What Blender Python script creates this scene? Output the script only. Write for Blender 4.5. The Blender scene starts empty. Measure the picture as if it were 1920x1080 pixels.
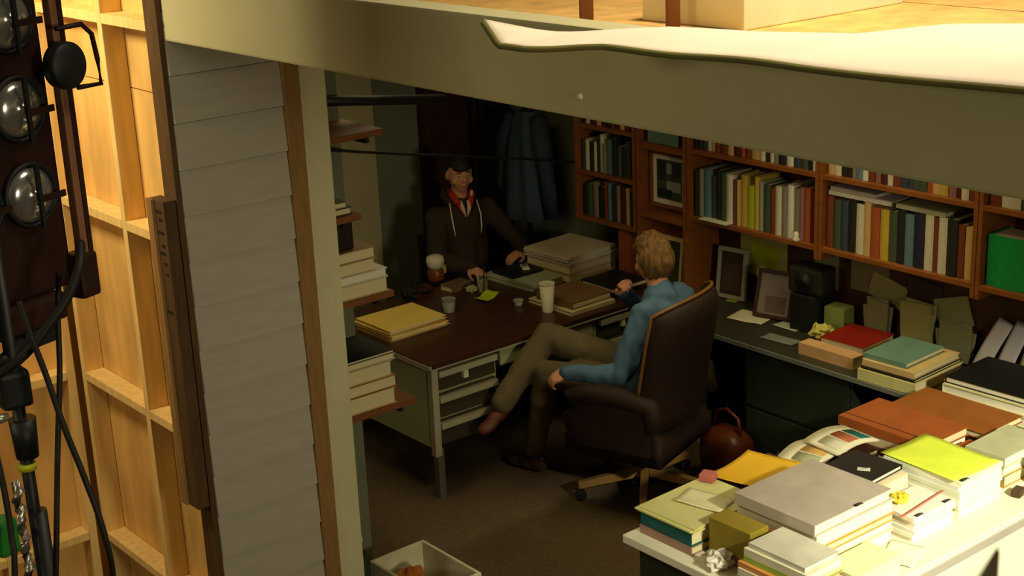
import bpy, bmesh, math, random
from mathutils import Vector, Matrix, Euler, noise
random.seed(7)
SC = bpy.context.scene
COL = SC.collection

# ------------------------------------------------------------------ camera
FPX = 2800.0; CAMH = 3.4
th, pt, ro = math.radians(51.42), math.radians(17.62), math.radians(-2.5)
CF = Vector((math.cos(th)*math.cos(pt), math.sin(th)*math.cos(pt), -math.sin(pt)))
_r = Vector((math.sin(th), -math.cos(th), 0)); _u = _r.cross(CF)
CR = _r*math.cos(ro)+_u*math.sin(ro); CU = _u*math.cos(ro)-_r*math.sin(ro)
cam = bpy.data.cameras.new('camera'); camo = bpy.data.objects.new('camera', cam); COL.objects.link(camo)
cam.sensor_width = 36; cam.lens = FPX/1920*36; cam.clip_start = 0.05
camo.matrix_world = Matrix(((CR.x, CU.x, -CF.x, 0), (CR.y, CU.y, -CF.y, 0), (CR.z, CU.z, -CF.z, CAMH), (0, 0, 0, 1)))
SC.camera = camo
def at(px, py, z):
    """the real point at height z that the photograph shows at (px, py)"""
    d = CF+CR*((px-960)/FPX)-CU*((py-540)/FPX)
    t = (z-CAMH)/d.z
    return Vector((d.x*t, d.y*t, z))

# ------------------------------------------------------------------ world, lights, exposure
W = bpy.data.worlds.new('world'); SC.world = W; W.use_nodes = True
W.node_tree.nodes['Background'].inputs[0].default_value = (1.0, 0.86, 0.55, 1)
W.node_tree.nodes['Background'].inputs[1].default_value = 0.013
SC.view_settings.view_transform = 'Standard'; SC.view_settings.look = 'None'
SC.view_settings.exposure = 0.0; SC.view_settings.gamma = 1.0; SC.view_settings.use_curve_mapping = False
def area(name, loc, target, size, power, col, spread=180, sy=None):
    l = bpy.data.lights.new(name, 'AREA'); l.energy = power; l.color = col; l.size = size
    if sy: l.shape = 'RECTANGLE'; l.size_y = sy
    l.spread = math.radians(spread)
    o = bpy.data.objects.new(name, l); COL.objects.link(o); o.location = loc
    o.rotation_euler = (Vector(target)-Vector(loc)).to_track_quat('-Z', 'Y').to_euler(); return o
def spot(name, loc, target, power, col, ang, blend, rad):
    l = bpy.data.lights.new(name, 'SPOT'); l.energy = power; l.color = col; l.spot_size = math.radians(ang)
    l.spot_blend = blend; l.shadow_soft_size = rad
    o = bpy.data.objects.new(name, l); COL.objects.link(o); o.location = loc
    o.rotation_euler = (Vector(target)-Vector(loc)).to_track_quat('-Z', 'Y').to_euler(); return o
area('stage_light_left', (1.0, 5.65, 3.7), (2.4, 5.75, 2.6), 0.5, 23, (1.0, 0.86, 0.54), 115)
area('header_fill', (-1.3, 4.3, 3.4), (2.4, 3.4, 2.8), 0.8, 25, (1.0, 0.88, 0.56))  # weak unseen fill, added to brighten the face of the header beam
area('stage_light_top', (3.6, 1.8, 6.2), (3.1, 2.2, 2.9), 1.2, 40, (1.0, 0.86, 0.62), 70)
spot('table_light', (3.1, -1.4, 3.9), (4.58, 2.95, 0.8), 2750, (1.0, 0.97, 0.70), 33, 0.9, 0.25)
area('side_fill', (1.9, -3.2, 3.0), (3.0, 5.0, 1.2), 1.0, 16, (1.0, 0.89, 0.60), 60)  # broad off-frame fill, added to lift the clapboard wall and column
area('room_light', (3.95, 6.0, 2.72), (4.1, 5.9, 0), 1.0, 5.5, (1.0, 0.84, 0.44), 140, 1.0)
area('credenza_fill', (4.95, 4.3, 2.74), (5.1, 4.3, 0), 0.9, 8.0, (1.0, 0.86, 0.48), 95, 1.2)  # fill added below the ceiling to brighten the credenza top

# ------------------------------------------------------------------ materials
MATS = {}
def mat(name, rgb, rough=0.6, var=0.12, scale=14.0, bump=0.0, metal=0.0, spec=0.35, stretch=None, trans=0.0, sheen=0.0):
    if name in MATS: return MATS[name]
    m = bpy.data.materials.new(name); m.use_nodes = True; MATS[name] = m
    nt = m.node_tree; b = nt.nodes['Principled BSDF']
    b.inputs['Roughness'].default_value = rough; b.inputs['Metallic'].default_value = metal
    b.inputs['Specular IOR Level'].default_value = spec
    if trans: b.inputs['Transmission Weight'].default_value = trans
    if sheen: b.inputs['Sheen Weight'].default_value = sheen
    tc = nt.nodes.new('ShaderNodeTexCoord'); mp = nt.nodes.new('ShaderNodeMapping')
    nt.links.new(tc.outputs['Object'], mp.inputs['Vector'])
    if stretch: mp.inputs['Scale'].default_value = stretch
    n = nt.nodes.new('ShaderNodeTexNoise'); n.inputs['Scale'].default_value = scale; n.inputs['Detail'].default_value = 5
    nt.links.new(mp.outputs['Vector'], n.inputs['Vector'])
    r = nt.nodes.new('ShaderNodeValToRGB')
    r.color_ramp.elements[0].position = 0.3; r.color_ramp.elements[1].position = 0.7
    r.color_ramp.elements[0].color = [max(0, c*(1-var)) for c in rgb]+[1]
    r.color_ramp.elements[1].color = [min(1, c*(1+var)) for c in rgb]+[1]
    nt.links.new(n.outputs['Fac'], r.inputs['Fac']); nt.links.new(r.outputs['Color'], b.inputs['Base Color'])
    if bump:
        bp = nt.nodes.new('ShaderNodeBump'); bp.inputs['Strength'].default_value = bump; bp.inputs['Distance'].default_value = 0.01
        nt.links.new(n.outputs['Fac'], bp.inputs['Height']); nt.links.new(bp.outputs['Normal'], b.inputs['Normal'])
    return m
def S(r, g, b):
    f = lambda c: (c/255/12.92) if c <= 10 else ((c/255+0.055)/1.055)**2.4
    return (f(r), f(g), f(b))
M_paint = mat('wall_paint', S(216, 208, 164), 0.7, 0.05, 6, 0.05)
M_side = mat('siding_paint', S(184, 176, 158), 0.6, 0.06, 5, 0.1, stretch=(1, 1, 6))
M_trimw = mat('raw_pine', S(150, 112, 62), 0.7, 0.15, 8, 0.1, stretch=(6, 6, 0.8))
M_header = mat('header_paint', S(196, 188, 142), 0.65, 0.04, 3, 0.04)
M_sheet = mat('foam_sheet', S(236, 222, 200), 0.8, 0.03, 5)
M_sheetedge = mat('foam_edge', S(112, 106, 52), 0.8, 0.1, 10)
M_ply = mat('plywood', S(228, 180, 102), 0.65, 0.22, 3.2, 0.06, stretch=(3, 3, 0.7))
M_pine = mat('pine_lumber', S(238, 202, 128), 0.65, 0.12, 7, 0.08, stretch=(5, 5, 0.6))
M_pined = mat('old_lumber', S(88, 62, 32), 0.75, 0.25, 9, 0.12, stretch=(5, 5, 0.6))
M_ink = mat('stencil_ink', S(34, 20, 10), 0.8, 0.2)
M_brown = mat('brown_post', S(120, 70, 18), 0.6, 0.15, 8, stretch=(6, 6, 0.6))
M_pale = mat('pale_board', S(246, 242, 204), 0.7, 0.04, 4)
M_carpet = mat('carpet', S(92, 74, 50), 0.95, 0.25, 60, 0.4)
M_wallgrey = mat('grey_wall', S(112, 116, 92), 0.85, 0.1, 3)
M_wallpale = mat('pale_wall', S(176, 164, 120), 0.8, 0.05, 3)
M_black = mat('black_paint', (0.012, 0.012, 0.012), 0.5, 0.2)
M_blackcloth = mat('black_cloth', (0.01, 0.011, 0.01), 0.95, 0.3, 30)
M_doorw = mat('dark_door', S(54, 28, 18), 0.6, 0.25, 5, stretch=(6, 6, 0.6))
M_wood = mat('bookcase_wood', S(142, 82, 34), 0.45, 0.22, 6, 0.04, stretch=(6, 0.8, 6))
M_woodb = mat('bookcase_back', S(74, 44, 22), 0.6, 0.2, 6)
M_shelfw = mat('wall_shelf_wood', S(128, 78, 38), 0.5, 0.2, 6, stretch=(0.8, 6, 6))
M_desktop = mat('desk_laminate', S(66, 38, 24), 0.35, 0.15, 5, stretch=(0.8, 5, 5))
M_desksteel = mat('desk_steel', S(176, 180, 132), 0.45, 0.05, 5)
M_drawershade = mat('shaded_drawer_steel', S(70, 62, 44), 0.5, 0.1, 5)  # desk steel darkened: shadow on the drawer fronts put into the colour
M_desktrim = mat('desk_trim', S(196, 190, 156), 0.35, 0.05, 5, metal=0.2)
M_leg = mat('grey_steel', S(150, 150, 146), 0.3, 0.08, 5, metal=0.7)
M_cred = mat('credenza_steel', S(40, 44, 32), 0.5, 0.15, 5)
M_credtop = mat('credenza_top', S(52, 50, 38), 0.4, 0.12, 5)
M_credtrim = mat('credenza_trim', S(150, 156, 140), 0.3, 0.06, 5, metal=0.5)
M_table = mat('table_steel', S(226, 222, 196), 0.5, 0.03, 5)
M_tabletrim = mat('table_trim', S(168, 160, 146), 0.4, 0.05, 5)
M_page = mat('book_pages', S(226, 212, 164), 0.85, 0.08, 4, 0.15, stretch=(1, 1, 60))
M_pagew = mat('white_pages', S(236, 230, 204), 0.85, 0.05, 4, 0.15, stretch=(1, 1, 60))
M_paper = mat('white_paper', S(232, 226, 200), 0.85, 0.04, 4)
M_leather = mat('chair_leather', S(42, 24, 15), 0.7, 0.25, 22, 0.15)
M_piping = mat('chair_piping', S(128, 88, 34), 0.5, 0.15)
M_chairwood = mat('chair_wood', S(150, 112, 60), 0.5, 0.15, 7)
M_skin1 = mat('skin_tan', S(206, 142, 100), 0.55, 0.06, 20, sheen=0.1)
M_skin2 = mat('skin_rosy', S(214, 148, 112), 0.55, 0.08, 20, sheen=0.1)
M_glass = mat('lamp_glass', (0.75, 0.7, 0.64), 0.16, 0.3, 9, metal=0.85)
M_lampred = mat('lamp_housing', S(44, 20, 12), 0.5, 0.2)
M_lampbar = mat('lamp_bar', S(150, 104, 74), 0.45, 0.12, metal=0.3)
M_cable = mat('cable_rubber', S(26, 22, 14), 0.6, 0.1)
M_silver = mat('silver_braid', S(170, 164, 150), 0.3, 0.3, 40, 0.3, metal=0.7)
def cm(rgb, rough=0.55, var=0.12):
    return mat('dye_%d_%d_%d' % rgb, S(*rgb), rough, var, 9)

# ------------------------------------------------------------------ geometry helpers
class G:
    def __init__(s): s.v = []; s.f = []; s.m = []; s.sm = []
    def add(s, vs, fs, mi=0, smooth=False, X=None):
        b = len(s.v)
        s.v += [tuple(X @ Vector(v)) if X is not None else tuple(v) for v in vs]
        for f in fs: s.f.append(tuple(b+i for i in f)); s.m.append(mi); s.sm.append(smooth)
        return s
    def box(s, lo, hi, mi=0, X=None):
        (a, b, c), (d, e, f) = lo, hi
        return s.add([(a, b, c), (d, b, c), (d, e, c), (a, e, c), (a, b, f), (d, b, f), (d, e, f), (a, e, f)],
                     [(0, 3, 2, 1), (4, 5, 6, 7), (0, 1, 5, 4), (1, 2, 6, 5), (2, 3, 7, 6), (3, 0, 4, 7)], mi, False, X)
    def cyl(s, p0, p1, r0, r1=None, n=16, mi=0, smooth=True):
        p0, p1 = Vector(p0), Vector(p1); r1 = r0 if r1 is None else r1
        q = (p1-p0).to_track_quat('Z', 'X'); vs = []
        for p, r in ((p0, r0), (p1, r1)):
            for i in range(n):
                a = 2*math.pi*i/n; vs.append(p+q @ Vector((r*math.cos(a), r*math.sin(a), 0)))
        s.add(vs, [(i, (i+1) % n, n+(i+1) % n, n+i) for i in range(n)], mi, smooth)
        s.add([vs[i] for i in range(n)], [tuple(range(n-1, -1, -1))], mi); s.add([vs[n+i] for i in range(n)], [tuple(range(n))], mi)
        return s
    def tube(s, pts, r, n=8, mi=0):
        pts = [Vector(p) for p in pts]; vs = []
        rr = r if isinstance(r, (list, tuple)) else [r]*len(pts)
        for k, p in enumerate(pts):
            d = pts[min(k+1, len(pts)-1)]-pts[max(k-1, 0)]
            q = d.to_track_quat('Z', 'Y')
            for i in range(n):
                a = 2*math.pi*i/n; vs.append(p+q @ Vector((rr[k]*math.cos(a), rr[k]*math.sin(a), 0)))
        fs = [(k*n+i, k*n+(i+1) % n, (k+1)*n+(i+1) % n, (k+1)*n+i) for k in range(len(pts)-1) for i in range(n)]
        fs += [tuple(range(n-1, -1, -1)), tuple((len(pts)-1)*n+i for i in range(n))]
        return s.add(vs, fs, mi, True)
    def lathe(s, prof, n=24, mi=0, X=None, smooth=True):
        vs = []; k = len(prof)
        for r, z in prof:
            for i in range(n):
                a = 2*math.pi*i/n; vs.append((r*math.cos(a), r*math.sin(a), z))
        fs = [(j*n+i, j*n+(i+1) % n, (j+1)*n+(i+1) % n, (j+1)*n+i) for j in range(k-1) for i in range(n)]
        if prof[0][0] > 1e-5: fs.append(tuple(range(n-1, -1, -1)))
        if prof[-1][0] > 1e-5: fs.append(tuple((k-1)*n+i for i in range(n)))
        return s.add(vs, fs, mi, smooth, X)
    def sheet(s, fn, nu, nv, t, mi=0, X=None):
        vs = []
        for k in (0, 1):
            for j in range(nv+1):
                for i in range(nu+1):
                    p = Vector(fn(i/nu, j/nv)); vs.append((p.x, p.y, p.z-t*k))
        N = (nu+1)*(nv+1); fs = []
        for j in range(nv):
            for i in range(nu):
                a = j*(nu+1)+i; b = a+1; c = b+nu+1; d = a+nu+1
                fs.append((a, b, c, d)); fs.append((N+d, N+c, N+b, N+a))
        ring = [i for i in range(nu+1)]+[j*(nu+1)+nu for j in range(1, nv+1)]+[nv*(nu+1)+i for i in range(nu-1, -1, -1)]+[j*(nu+1) for j in range(nv-1, 0, -1)]
        for a, b in zip(ring, ring[1:]+ring[:1]): fs.append((a, N+a, N+b, b))
        return s.add(vs, fs, mi, True, X)
    def build(s, name, m, parent=None, loc=(0, 0, 0), rz=0, bevel=0, rot=None):
        me = bpy.data.meshes.new(name); me.from_pydata(s.v, [], s.f)
        for x in (m if isinstance(m, (list, tuple)) else [m]): me.materials.append(x)
        me.polygons.foreach_set('material_index', s.m); me.polygons.foreach_set('use_smooth', s.sm)
        bm = bmesh.new(); bm.from_mesh(me)
        bmesh.ops.remove_doubles(bm, verts=bm.verts, dist=1e-6)
        if bevel:
            bmesh.ops.bevel(bm, geom=[e for e in bm.edges if len(e.link_faces) == 2 and e.calc_face_angle(0) > 0.6], offset=bevel, segments=2, profile=0.6, affect='EDGES')
        bmesh.ops.recalc_face_normals(bm, faces=bm.faces)
        bm.to_mesh(me); bm.free()
        return link(name, me, parent, loc, rz, rot)
def link(name, me, parent=None, loc=(0, 0, 0), rz=0, rot=None):
    o = bpy.data.objects.new(name, me); COL.objects.link(o); o.parent = parent; o.location = loc
    o.rotation_euler = rot if rot else (0, 0, rz); return o
def thing(name, label, cat, loc=(0, 0, 0), rz=0, group=None, rot=None):
    o = bpy.data.objects.new(name, None); COL.objects.link(o); o.location = loc; o.empty_display_size = 0.1
    o.rotation_euler = rot if rot else (0, 0, rz)
    return tag(o, label, cat, group)
def tag(o, label, cat, group=None):
    o['label'] = label; o['category'] = cat
    if group: o['group'] = group
    return o
def struct(o, label=None):
    o['kind'] = 'structure'
    if label: o['label'] = label
    return o
def sempty(name, label, loc=(0, 0, 0)):
    o = bpy.data.objects.new(name, None); COL.objects.link(o); o.location = loc; o['kind'] = 'structure'; o['label'] = label; return o
def box(name, lo, hi, m, parent=None, bevel=0):
    """a box whose origin is the middle of its underside"""
    c = ((lo[0]+hi[0])/2, (lo[1]+hi[1])/2, lo[2])
    return G().box([a-b for a, b in zip(lo, c)], [a-b for a, b in zip(hi, c)]).build(name, m, parent, c, 0, bevel)
def ordn(i):
    w = ['first', 'second', 'third', 'fourth', 'fifth', 'sixth', 'seventh', 'eighth', 'ninth', 'tenth', 'eleventh', 'twelfth', 'thirteenth',
         'fourteenth', 'fifteenth', 'sixteenth', 'seventeenth', 'eighteenth', 'nineteenth', 'twentieth', 'twenty-first', 'twenty-second', 'twenty-third', 'twenty-fourth', 'twenty-fifth', 'twenty-sixth']
    return w[i]

# ------------------------------------------------------------------ the setting
struct(box('floor', (-5, -5, -0.06), (9, 11, 0), M_carpet), 'dark brown carpeted floor')
XW = 6.03; YB = 7.9; XH = 2.40; YS = 4.93; ZH = 2.68
struct(box('wall_right', (XW, 1.0, 0), (XW+0.1, YB+0.1, 2.5), M_wallgrey), 'dim grey wall behind the bookcases')
struct(box('wall_back', (3.3, YB, 0), (XW, YB+0.1, 2.6), M_wallgrey), 'dim grey back wall behind the seated young man')
struct(box('trim_1', (4.85, YB-0.03, 0), (5.21, YB, 2.6), M_wallpale), 'pale vertical panel on the back wall')
# left wall: clapboards, raw strip, corner board
wl = sempty('wall_left', 'clapboard wall end beside the open side of the set', (XH, YS, 0))
box('wall_core', (XH+0.02, YS+0.015, 0), (3.04, YS+0.12, 2.9), M_paint).parent = wl
wl.children[0].location -= wl.location
bh = 0.1745; z0 = 2.205
edges = sorted([z0+bh*i for i in range(-13, 4)])
for a in edges:
    b = min(a+bh-0.004, 2.78); a2 = max(a, 0.0)
    if b-a2 < 0.03: continue
    g = G(); L = 0.455
    g.add([(0.0, 0.016, a2), (L, 0.016, a2), (L, 0.016, b), (0, 0.016, b), (0, -0.014, a2), (L, -0.014, a2), (L, -0.002, b), (0, -0.002, b)],
          [(0, 3, 2, 1), (4, 5, 6, 7), (0, 1, 5, 4), (1, 2, 6, 5), (2, 3, 7, 6), (3, 0, 4, 7)])
    g.build('clapboard', M_side, wl)
G().box((0.457, -0.022, 0), (0.527, 0.016, 2.8)).build('raw_wood_strip', M_trimw, wl, bevel=0.003)['label'] = 'bare brown wooden strip'
G().box((0.529, -0.016, 0), (0.645, 0.125, 2.75)).build('corner_board', M_paint, wl, bevel=0.004)['label'] = 'painted corner board'
G().lathe([(0, 0), (0.018, 0.002), (0.02, 0.012), (0.01, 0.02), (0, 0.022)], 12, X=Matrix.Translation((0.645, 0.02, 0.47)) @ Matrix.Rotation(math.pi/2, 4, 'Y')).build('knob', M_paint, wl)
# header beam over the open side
hd = struct(G().box((0, 0, 0), (0.10, 4.53, 0.226)).build('trim_2', M_header, None, (XH, 0.4, ZH), bevel=0.008), 'long painted header beam over the open side of the set')
g = G().cyl((-0.006, 0, 0), (0.001, 0, 0), 0.004, 0.011, 10); g.build('screw_hole', M_paper, hd, (0, 2.31, 0.055))
tag(G().box((0, -0.12, 0), (0.05, 0.12, 0.014)).build('wood_offcut', M_pined, None, (XH+0.03, 3.72, ZH+0.2265), bevel=0.003), 'short dark stick lying on top of the header beam', 'wood scrap')
# plywood ceiling behind the header
cl = sempty('ceiling', 'plywood panels laid over the set', (0, 0, 2.80))
for x0, x1, y0, y1 in ((2.5, 3.72, 0.4, 2.9), (3.73, 4.95, 0.4, 2.9), (4.96, 6.13, 0.4, 2.9), (2.5, 3.72, 2.91, 4.92), (3.73, 4.95, 2.91, 5.4), (4.96, 6.13, 2.91, 5.4), (3.1, 4.6, 5.41, 8.0), (4.61, 6.13, 5.41, 8.0)):
    G().box((x0, y0, 0), (x1, y1, 0.018)).build('plywood_panel', M_ply, cl)
# drooping white sheet on the header
def sheetfn(u, v):
    front = [(2.06, 2.64), (2.095, 2.54), (2.20, 2.40), (2.235, 2.16), (2.255, 1.9), (2.29, 1.42), (2.29, 0.6)]
    back = [(2.26, 2.62), (2.45, 2.46), (2.55, 2.3), (2.66, 2.08), (2.83, 1.97), (3.0, 1.72), (3.1, 0.6)]
    k = min(int(u*6), 5); f = u*6-k
    a = Vector(front[k]).lerp(Vector(front[k+1]), f); b = Vector(back[k]).lerp(Vector(back[k+1]), f); p = a.lerp(b, v)
    z = 2.9125+0.0025*math.sin(u*24)*(1-v)+0.012*max(0, v-0.5)*math.sin(u*11)
    if u < 0.06: z += (0.06-u)*0.9*(1-v)
    return (p.x, p.y, max(z, 2.9085))
o = G().sheet(sheetfn, 48, 10, 0.002).build('foam_sheet', M_sheet); tag(o, 'white sheet with a torn curled corner lying on the header beam', 'sheet')
g = G(); pts = [Vector(sheetfn(i/60, 0))+Vector((-0.004, 0, -0.006)) for i in range(61)]
g.tube(pts, 0.0075, 6); g.build('edge', M_sheetedge, o)['label'] = 'olive green edge of the sheet'
# lumber lying or standing on top
def stub(px, py, w, label, m):
    p = at(px, py, 2.818); tag(G().box((-0.019, -w/2, 0), (0.019, w/2, 0.5)).build('lumber_post', m, None, p, math.radians(-35), 0.003), label, 'post', 'posts standing on the plywood')
stub(1100, 46, 0.03, 'dark brown post standing behind the header beam, left of two', M_brown)
stub(1262, 52, 0.022, 'dark brown post beside the pale board above the header', M_brown)
tag(box('pale_board', (3.01, 2.73, 2.8185), (3.7, 3.12, 2.93), M_pale, bevel=0.004), 'pale yellow board lying on the plywood behind the white sheet', 'board')
struct(box('wall_far', (2.3, 8.6, 0), (9, 8.7, 4.6), M_ply), 'plywood wall far behind the set')

# ------------------------------------------------------------------ wooden flats at left
fl = sempty('wall_flat', 'back of a plywood set wall with studs and cross blocks', (XH, 5.05, 0))
for y0, y1 in ((0.0, 1.08),):
    for z0_, z1_ in ((0, 2.44), (2.445, 3.4)): G().box((0.09, y0, z0_), (0.102, y1, z1_)).build('plywood_panel', M_ply, fl)
for y in (0.40, 1.03): G().box((0, y, 0), (0.088, y+0.038, 3.4)).build('stud', M_pine, fl, bevel=0.002)
for z in (0.30, 1.09, 1.90, 2.72):
    for y0, y1 in ((0.0, 0.399), (0.439, 1.029)): G().box((0, y0, z-0.019), (0.088, y1, z+0.019)).build('cross_block', M_pine, fl, bevel=0.002)
rf = sempty('wall_return', 'plywood set wall with studs running toward the camera', (XH, 6.14, 0))
for x0, x1 in ((-1.22, 0.09), (-2.44, -1.23)): G().box((x0, 0.09, 0), (x1, 0.102, 3.4)).build('plywood_panel', M_ply, rf)
for x in (-0.06, -0.45, -0.88, -1.3, -1.75): G().box((x, 0, 0), (x+0.038, 0.088, 3.4)).build('stud', M_pine, rf, bevel=0.002)
xs = (-0.06, -0.45, -0.88, -1.3, -1.75)
for z in (0.30, 1.09, 1.90, 2.72):
    for a, b in zip(xs[1:], xs[:-1]): G().box((a+0.039, 0, z-0.019), (b-0.001, 0.088, z+0.019)).build('cross_block', M_pine, rf, bevel=0.002)
# corner stud and nailed-on batten at the end of the clapboard wall
es = struct(G().box((-0.002, 0, 0), (0.02, 0.10, 3.4)).build('trim_3', M_pined, None, (XH-0.02, YS+0.0, 0), bevel=0.003), 'dark upright board at the end of the clapboard wall')
bt = thing('batten', 'rough wooden batten with stencilled marks nailed to the corner of the set', 'board', (XH-0.075, YS+0.005, 0.86))
G().box((0, 0, 0), (0.05, 0.115, 1.24)).build('board', M_pined, bt, bevel=0.003)
G().box((-0.012, 0.075, 0), (0.0, 0.118, 1.24)).build('edge_strip', M_trimw, bt)
for k, (dz, w) in enumerate(((1.19, .05), (1.16, .03), (1.11, .045), (1.06, .03), (1.03, .045), (0.99, .03), (0.95, .02), (0.80, .045))):
    G().box((-0.0009, 0.02, dz), (0.0, 0.02+w, dz+0.012)).build('stencil_mark', M_ink, bt)

# ------------------------------------------------------------------ book builders
def lying_book(x0, x1, y0, y1, z0, t, rgb, label, pages=M_page, spine='x0', rz=0.0, group=None, name='book', cat='book', rough=0.5):
    c = ((x0+x1)/2, (y0+y1)/2, z0); a, b = (x1-x0)/2, (y1-y0)/2; bt_ = min(0.004, t*0.12); m = cm(rgb, rough)
    r = thing(name, label, cat, c, rz, group)
    g = G(); g.box((-a, -b, 0), (a, b, bt_)); g.box((-a, -b, t-bt_), (a, b, t))
    s = 0.004; e = 0.006
    if spine == 'x0': g.box((-a, -b, bt_), (-a+s, b, t-bt_)); pl, ph = (-a+s, -b+e), (a-e, b-e)
    elif spine == 'x1': g.box((a-s, -b, bt_), (a, b, t-bt_)); pl, ph = (-a+e, -b+e), (a-s, b-e)
    elif spine == 'y0': g.box((-a, -b, bt_), (a, -b+s, t-bt_)); pl, ph = (-a+e, -b+s), (a-e, b-e)
    else: g.box((-a, b-s, bt_), (a, b, t-bt_)); pl, ph = (-a+e, -b+e), (a-e, b-s)
    g.build('cover', m, r)
    G().box((pl[0], pl[1], bt_), (ph[0], ph[1], t-bt_)).build('pages', pages, r)
    return r
def paper_stack(x0, x1, y0, y1, z0, t, rgb, label, rz=0.0, n=5, name='paper_stack', cat='papers', group=None, seed=1, top=None):
    rnd = random.Random(seed); c = ((x0+x1)/2, (y0+y1)/2, z0); a, b = (x1-x0)/2, (y1-y0)/2
    r = thing(name, label, cat, c, rz, group)
    for k in range(n):
        dx, dy, q = rnd.uniform(-.008, .008), rnd.uniform(-.008, .008), rnd.uniform(-.02, .02)
        if k == 0: dx = dy = q = 0
        col = rgb if not (top and k == n-1) else top
        sh = [min(255, int(cc*rnd.uniform(.96, 1.03))) for cc in col]
        G().box((-a, -b, 0), (a, b, t/n-0.0004), X=Matrix.Translation((dx, dy, k*t/n)) @ Matrix.Rotation(q, 4, 'Z')).build('sheaf', cm(tuple(sh), 0.85, 0.05), r)
    return r
def loose_sheet(c, w, d, rgb, label, rz=0.0, curl=0.0, name='paper_sheet', cat='paper', wav=0.003, seed=0, group=None, rough=0.8, nu=10):
    def fn(u, v):
        x, y = (u-.5)*w, (v-.5)*d
        return (x, y, 0.0015+curl*((2*u-1)**2)*(0.4+0.6*v)+wav*(1+math.sin(9*u+seed)*math.cos(7*v+2*seed))/2)
    o = G().sheet(fn, nu, nu, 0.001).build(name, cm(rgb, rough, 0.06), None, c, rz); return tag(o, label, cat, group)
def crumple(c, r, rgb, label, name='crumpled_paper', seed=0, squash=0.6, cat='paper'):
    bm = bmesh.new(); bmesh.ops.create_icosphere(bm, subdivisions=3, radius=1)
    for v in bm.verts:
        n = noise.noise(v.co*2.2+Vector((seed, 0, 0))); n2 = abs(noise.noise(v.co*4.5+Vector((0, seed, 3))))
        v.co *= r*(0.8+0.45*n-0.35*n2); v.co.z = max(v.co.z*squash+r*squash*0.75, 0.0)
    me = bpy.data.meshes.new(name); bm.to_mesh(me); bm.free(); me.materials.append(cm(rgb, 0.8, 0.08))
    return tag(link(name, me, None, c), label, cat)

# ------------------------------------------------------------------ bookcases on the right wall
XF = 5.75
def bookcase(name, label, y0, y1, shelves, ztop, zbot, m=M_wood):
    r = thing(name, label, 'bookcase', (XF, (y0+y1)/2, zbot)); h = (y1-y0)/2
    G().box((XW-XF-0.012, -h, 0), (XW-XF-0.002, h, ztop-zbot)).build('back_panel', M_woodb, r)
    for s in (-1, 1):
        G().box((0, min(s*h, s*(h-.022)), 0), (XW-XF-0.012, max(s*h, s*(h-.022)), ztop-zbot)).build('side_panel', m, r, bevel=0.002)
    for z in shelves:
        G().box((0.0, -h+.022, z-zbot-0.024), (XW-XF-0.012, h-.022, z-zbot)).build('shelf', m, r, bevel=0.002)
    return r
ZT = 2.1
bookcase('bookcase', 'wooden hutch bay of books nearest the framed photo panel', 4.712, 5.632, (1.24, 1.62, 2.0), ZT, 1.17)
bookcase('bookcase', 'wooden hutch bay of books in the middle of the wall', 3.79, 4.708, (1.24, 1.62, 2.0), ZT, 1.17)
bookcase('bookcase', 'wooden hutch bay holding the bright green binder', 2.87, 3.786, (1.24, 1.62, 2.0), ZT, 1.17)
bookcase('bookcase', 'dim wooden bookcase beside the dark corner', 6.04, 6.56, (1.085, 1.365, 1.645, 1.95), ZT, 1.061, M_wood)
cp = thing('cabinet', 'narrow wooden cabinet panel with a framed photograph', 'cabinet', (XF, 5.835, 0.75))
G().box((0.02, -0.195, 0), (XW-XF-0.002, 0.195, 0.02)).build('base', M_wood, cp)
for s in (-1, 1): G().box((0, s*0.185-0.012, 0.02), (XW-XF-0.002, s*0.185+0.012, 1.35)).build('side_panel', M_wood, cp, bevel=0.002)
G().box((0.10, -0.172, 0.02), (0.112, 0.172, 1.35)).build('back_panel', M_wood, cp)
for z in (0.42, 0.82, 1.15): G().box((0, -0.172, z), (0.10, 0.172, z+0.035)).build('rail', M_wood, cp, bevel=0.003)
tag(G().box((-0.03, -0.12, 0), (0.03, 0.12, 0.10)).build('storage_tin', cm((104, 136, 104)), None, (XF+0.05, 5.835, 1.606), bevel=0.006), 'grey green box on the rail above the framed photograph', 'box')
def photo_frame(loc, w, h, fw, frm, mount, blots, label, ry=0.0, rz=0.0, name='photo_frame'):
    """an upright frame, face toward -X"""
    r = thing(name, label, 'picture frame', loc, 0, None, Euler((0, ry, rz), 'ZYX'))
    g = G()
    for a, b, c, d in ((-w/2, w/2, 0, fw), (-w/2, w/2, h-fw, h), (-w/2, -w/2+fw, fw, h-fw), (w/2-fw, w/2, fw, h-fw)): g.box((-0.012, a, c), (0.012, b, d))
    g.build('frame', frm, r, bevel=0.002)
    G().box((-0.003, -w/2+fw, fw), (0.008, w/2-fw, h-fw)).build('print', mount, r)
    for i, (y0, y1, z0_, z1_, col) in enumerate(blots): G().box((-0.0036-0.0003*i, y0, z0_), (-0.003, y1, z1_)).build('image_area', cm(col), r)
    return r
photo_frame((XF+0.085, 5.845, 1.225), 0.30, 0.33, 0.022, M_wood, M_paper,
            [(-.10, .10, .05, .28, (70, 84, 66)), (-.09, .02, .10, .16, (168, 176, 160)), (-.02, .09, .06, .11, (34, 40, 30)), (0.03, .09, .16, .27, (40, 46, 36)), (-.09, -.03, .19, .27, (48, 56, 50)), (-.02, .02, .20, .26, (150, 156, 140))],
            'framed black and white photograph of figures on the cabinet panel')

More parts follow.
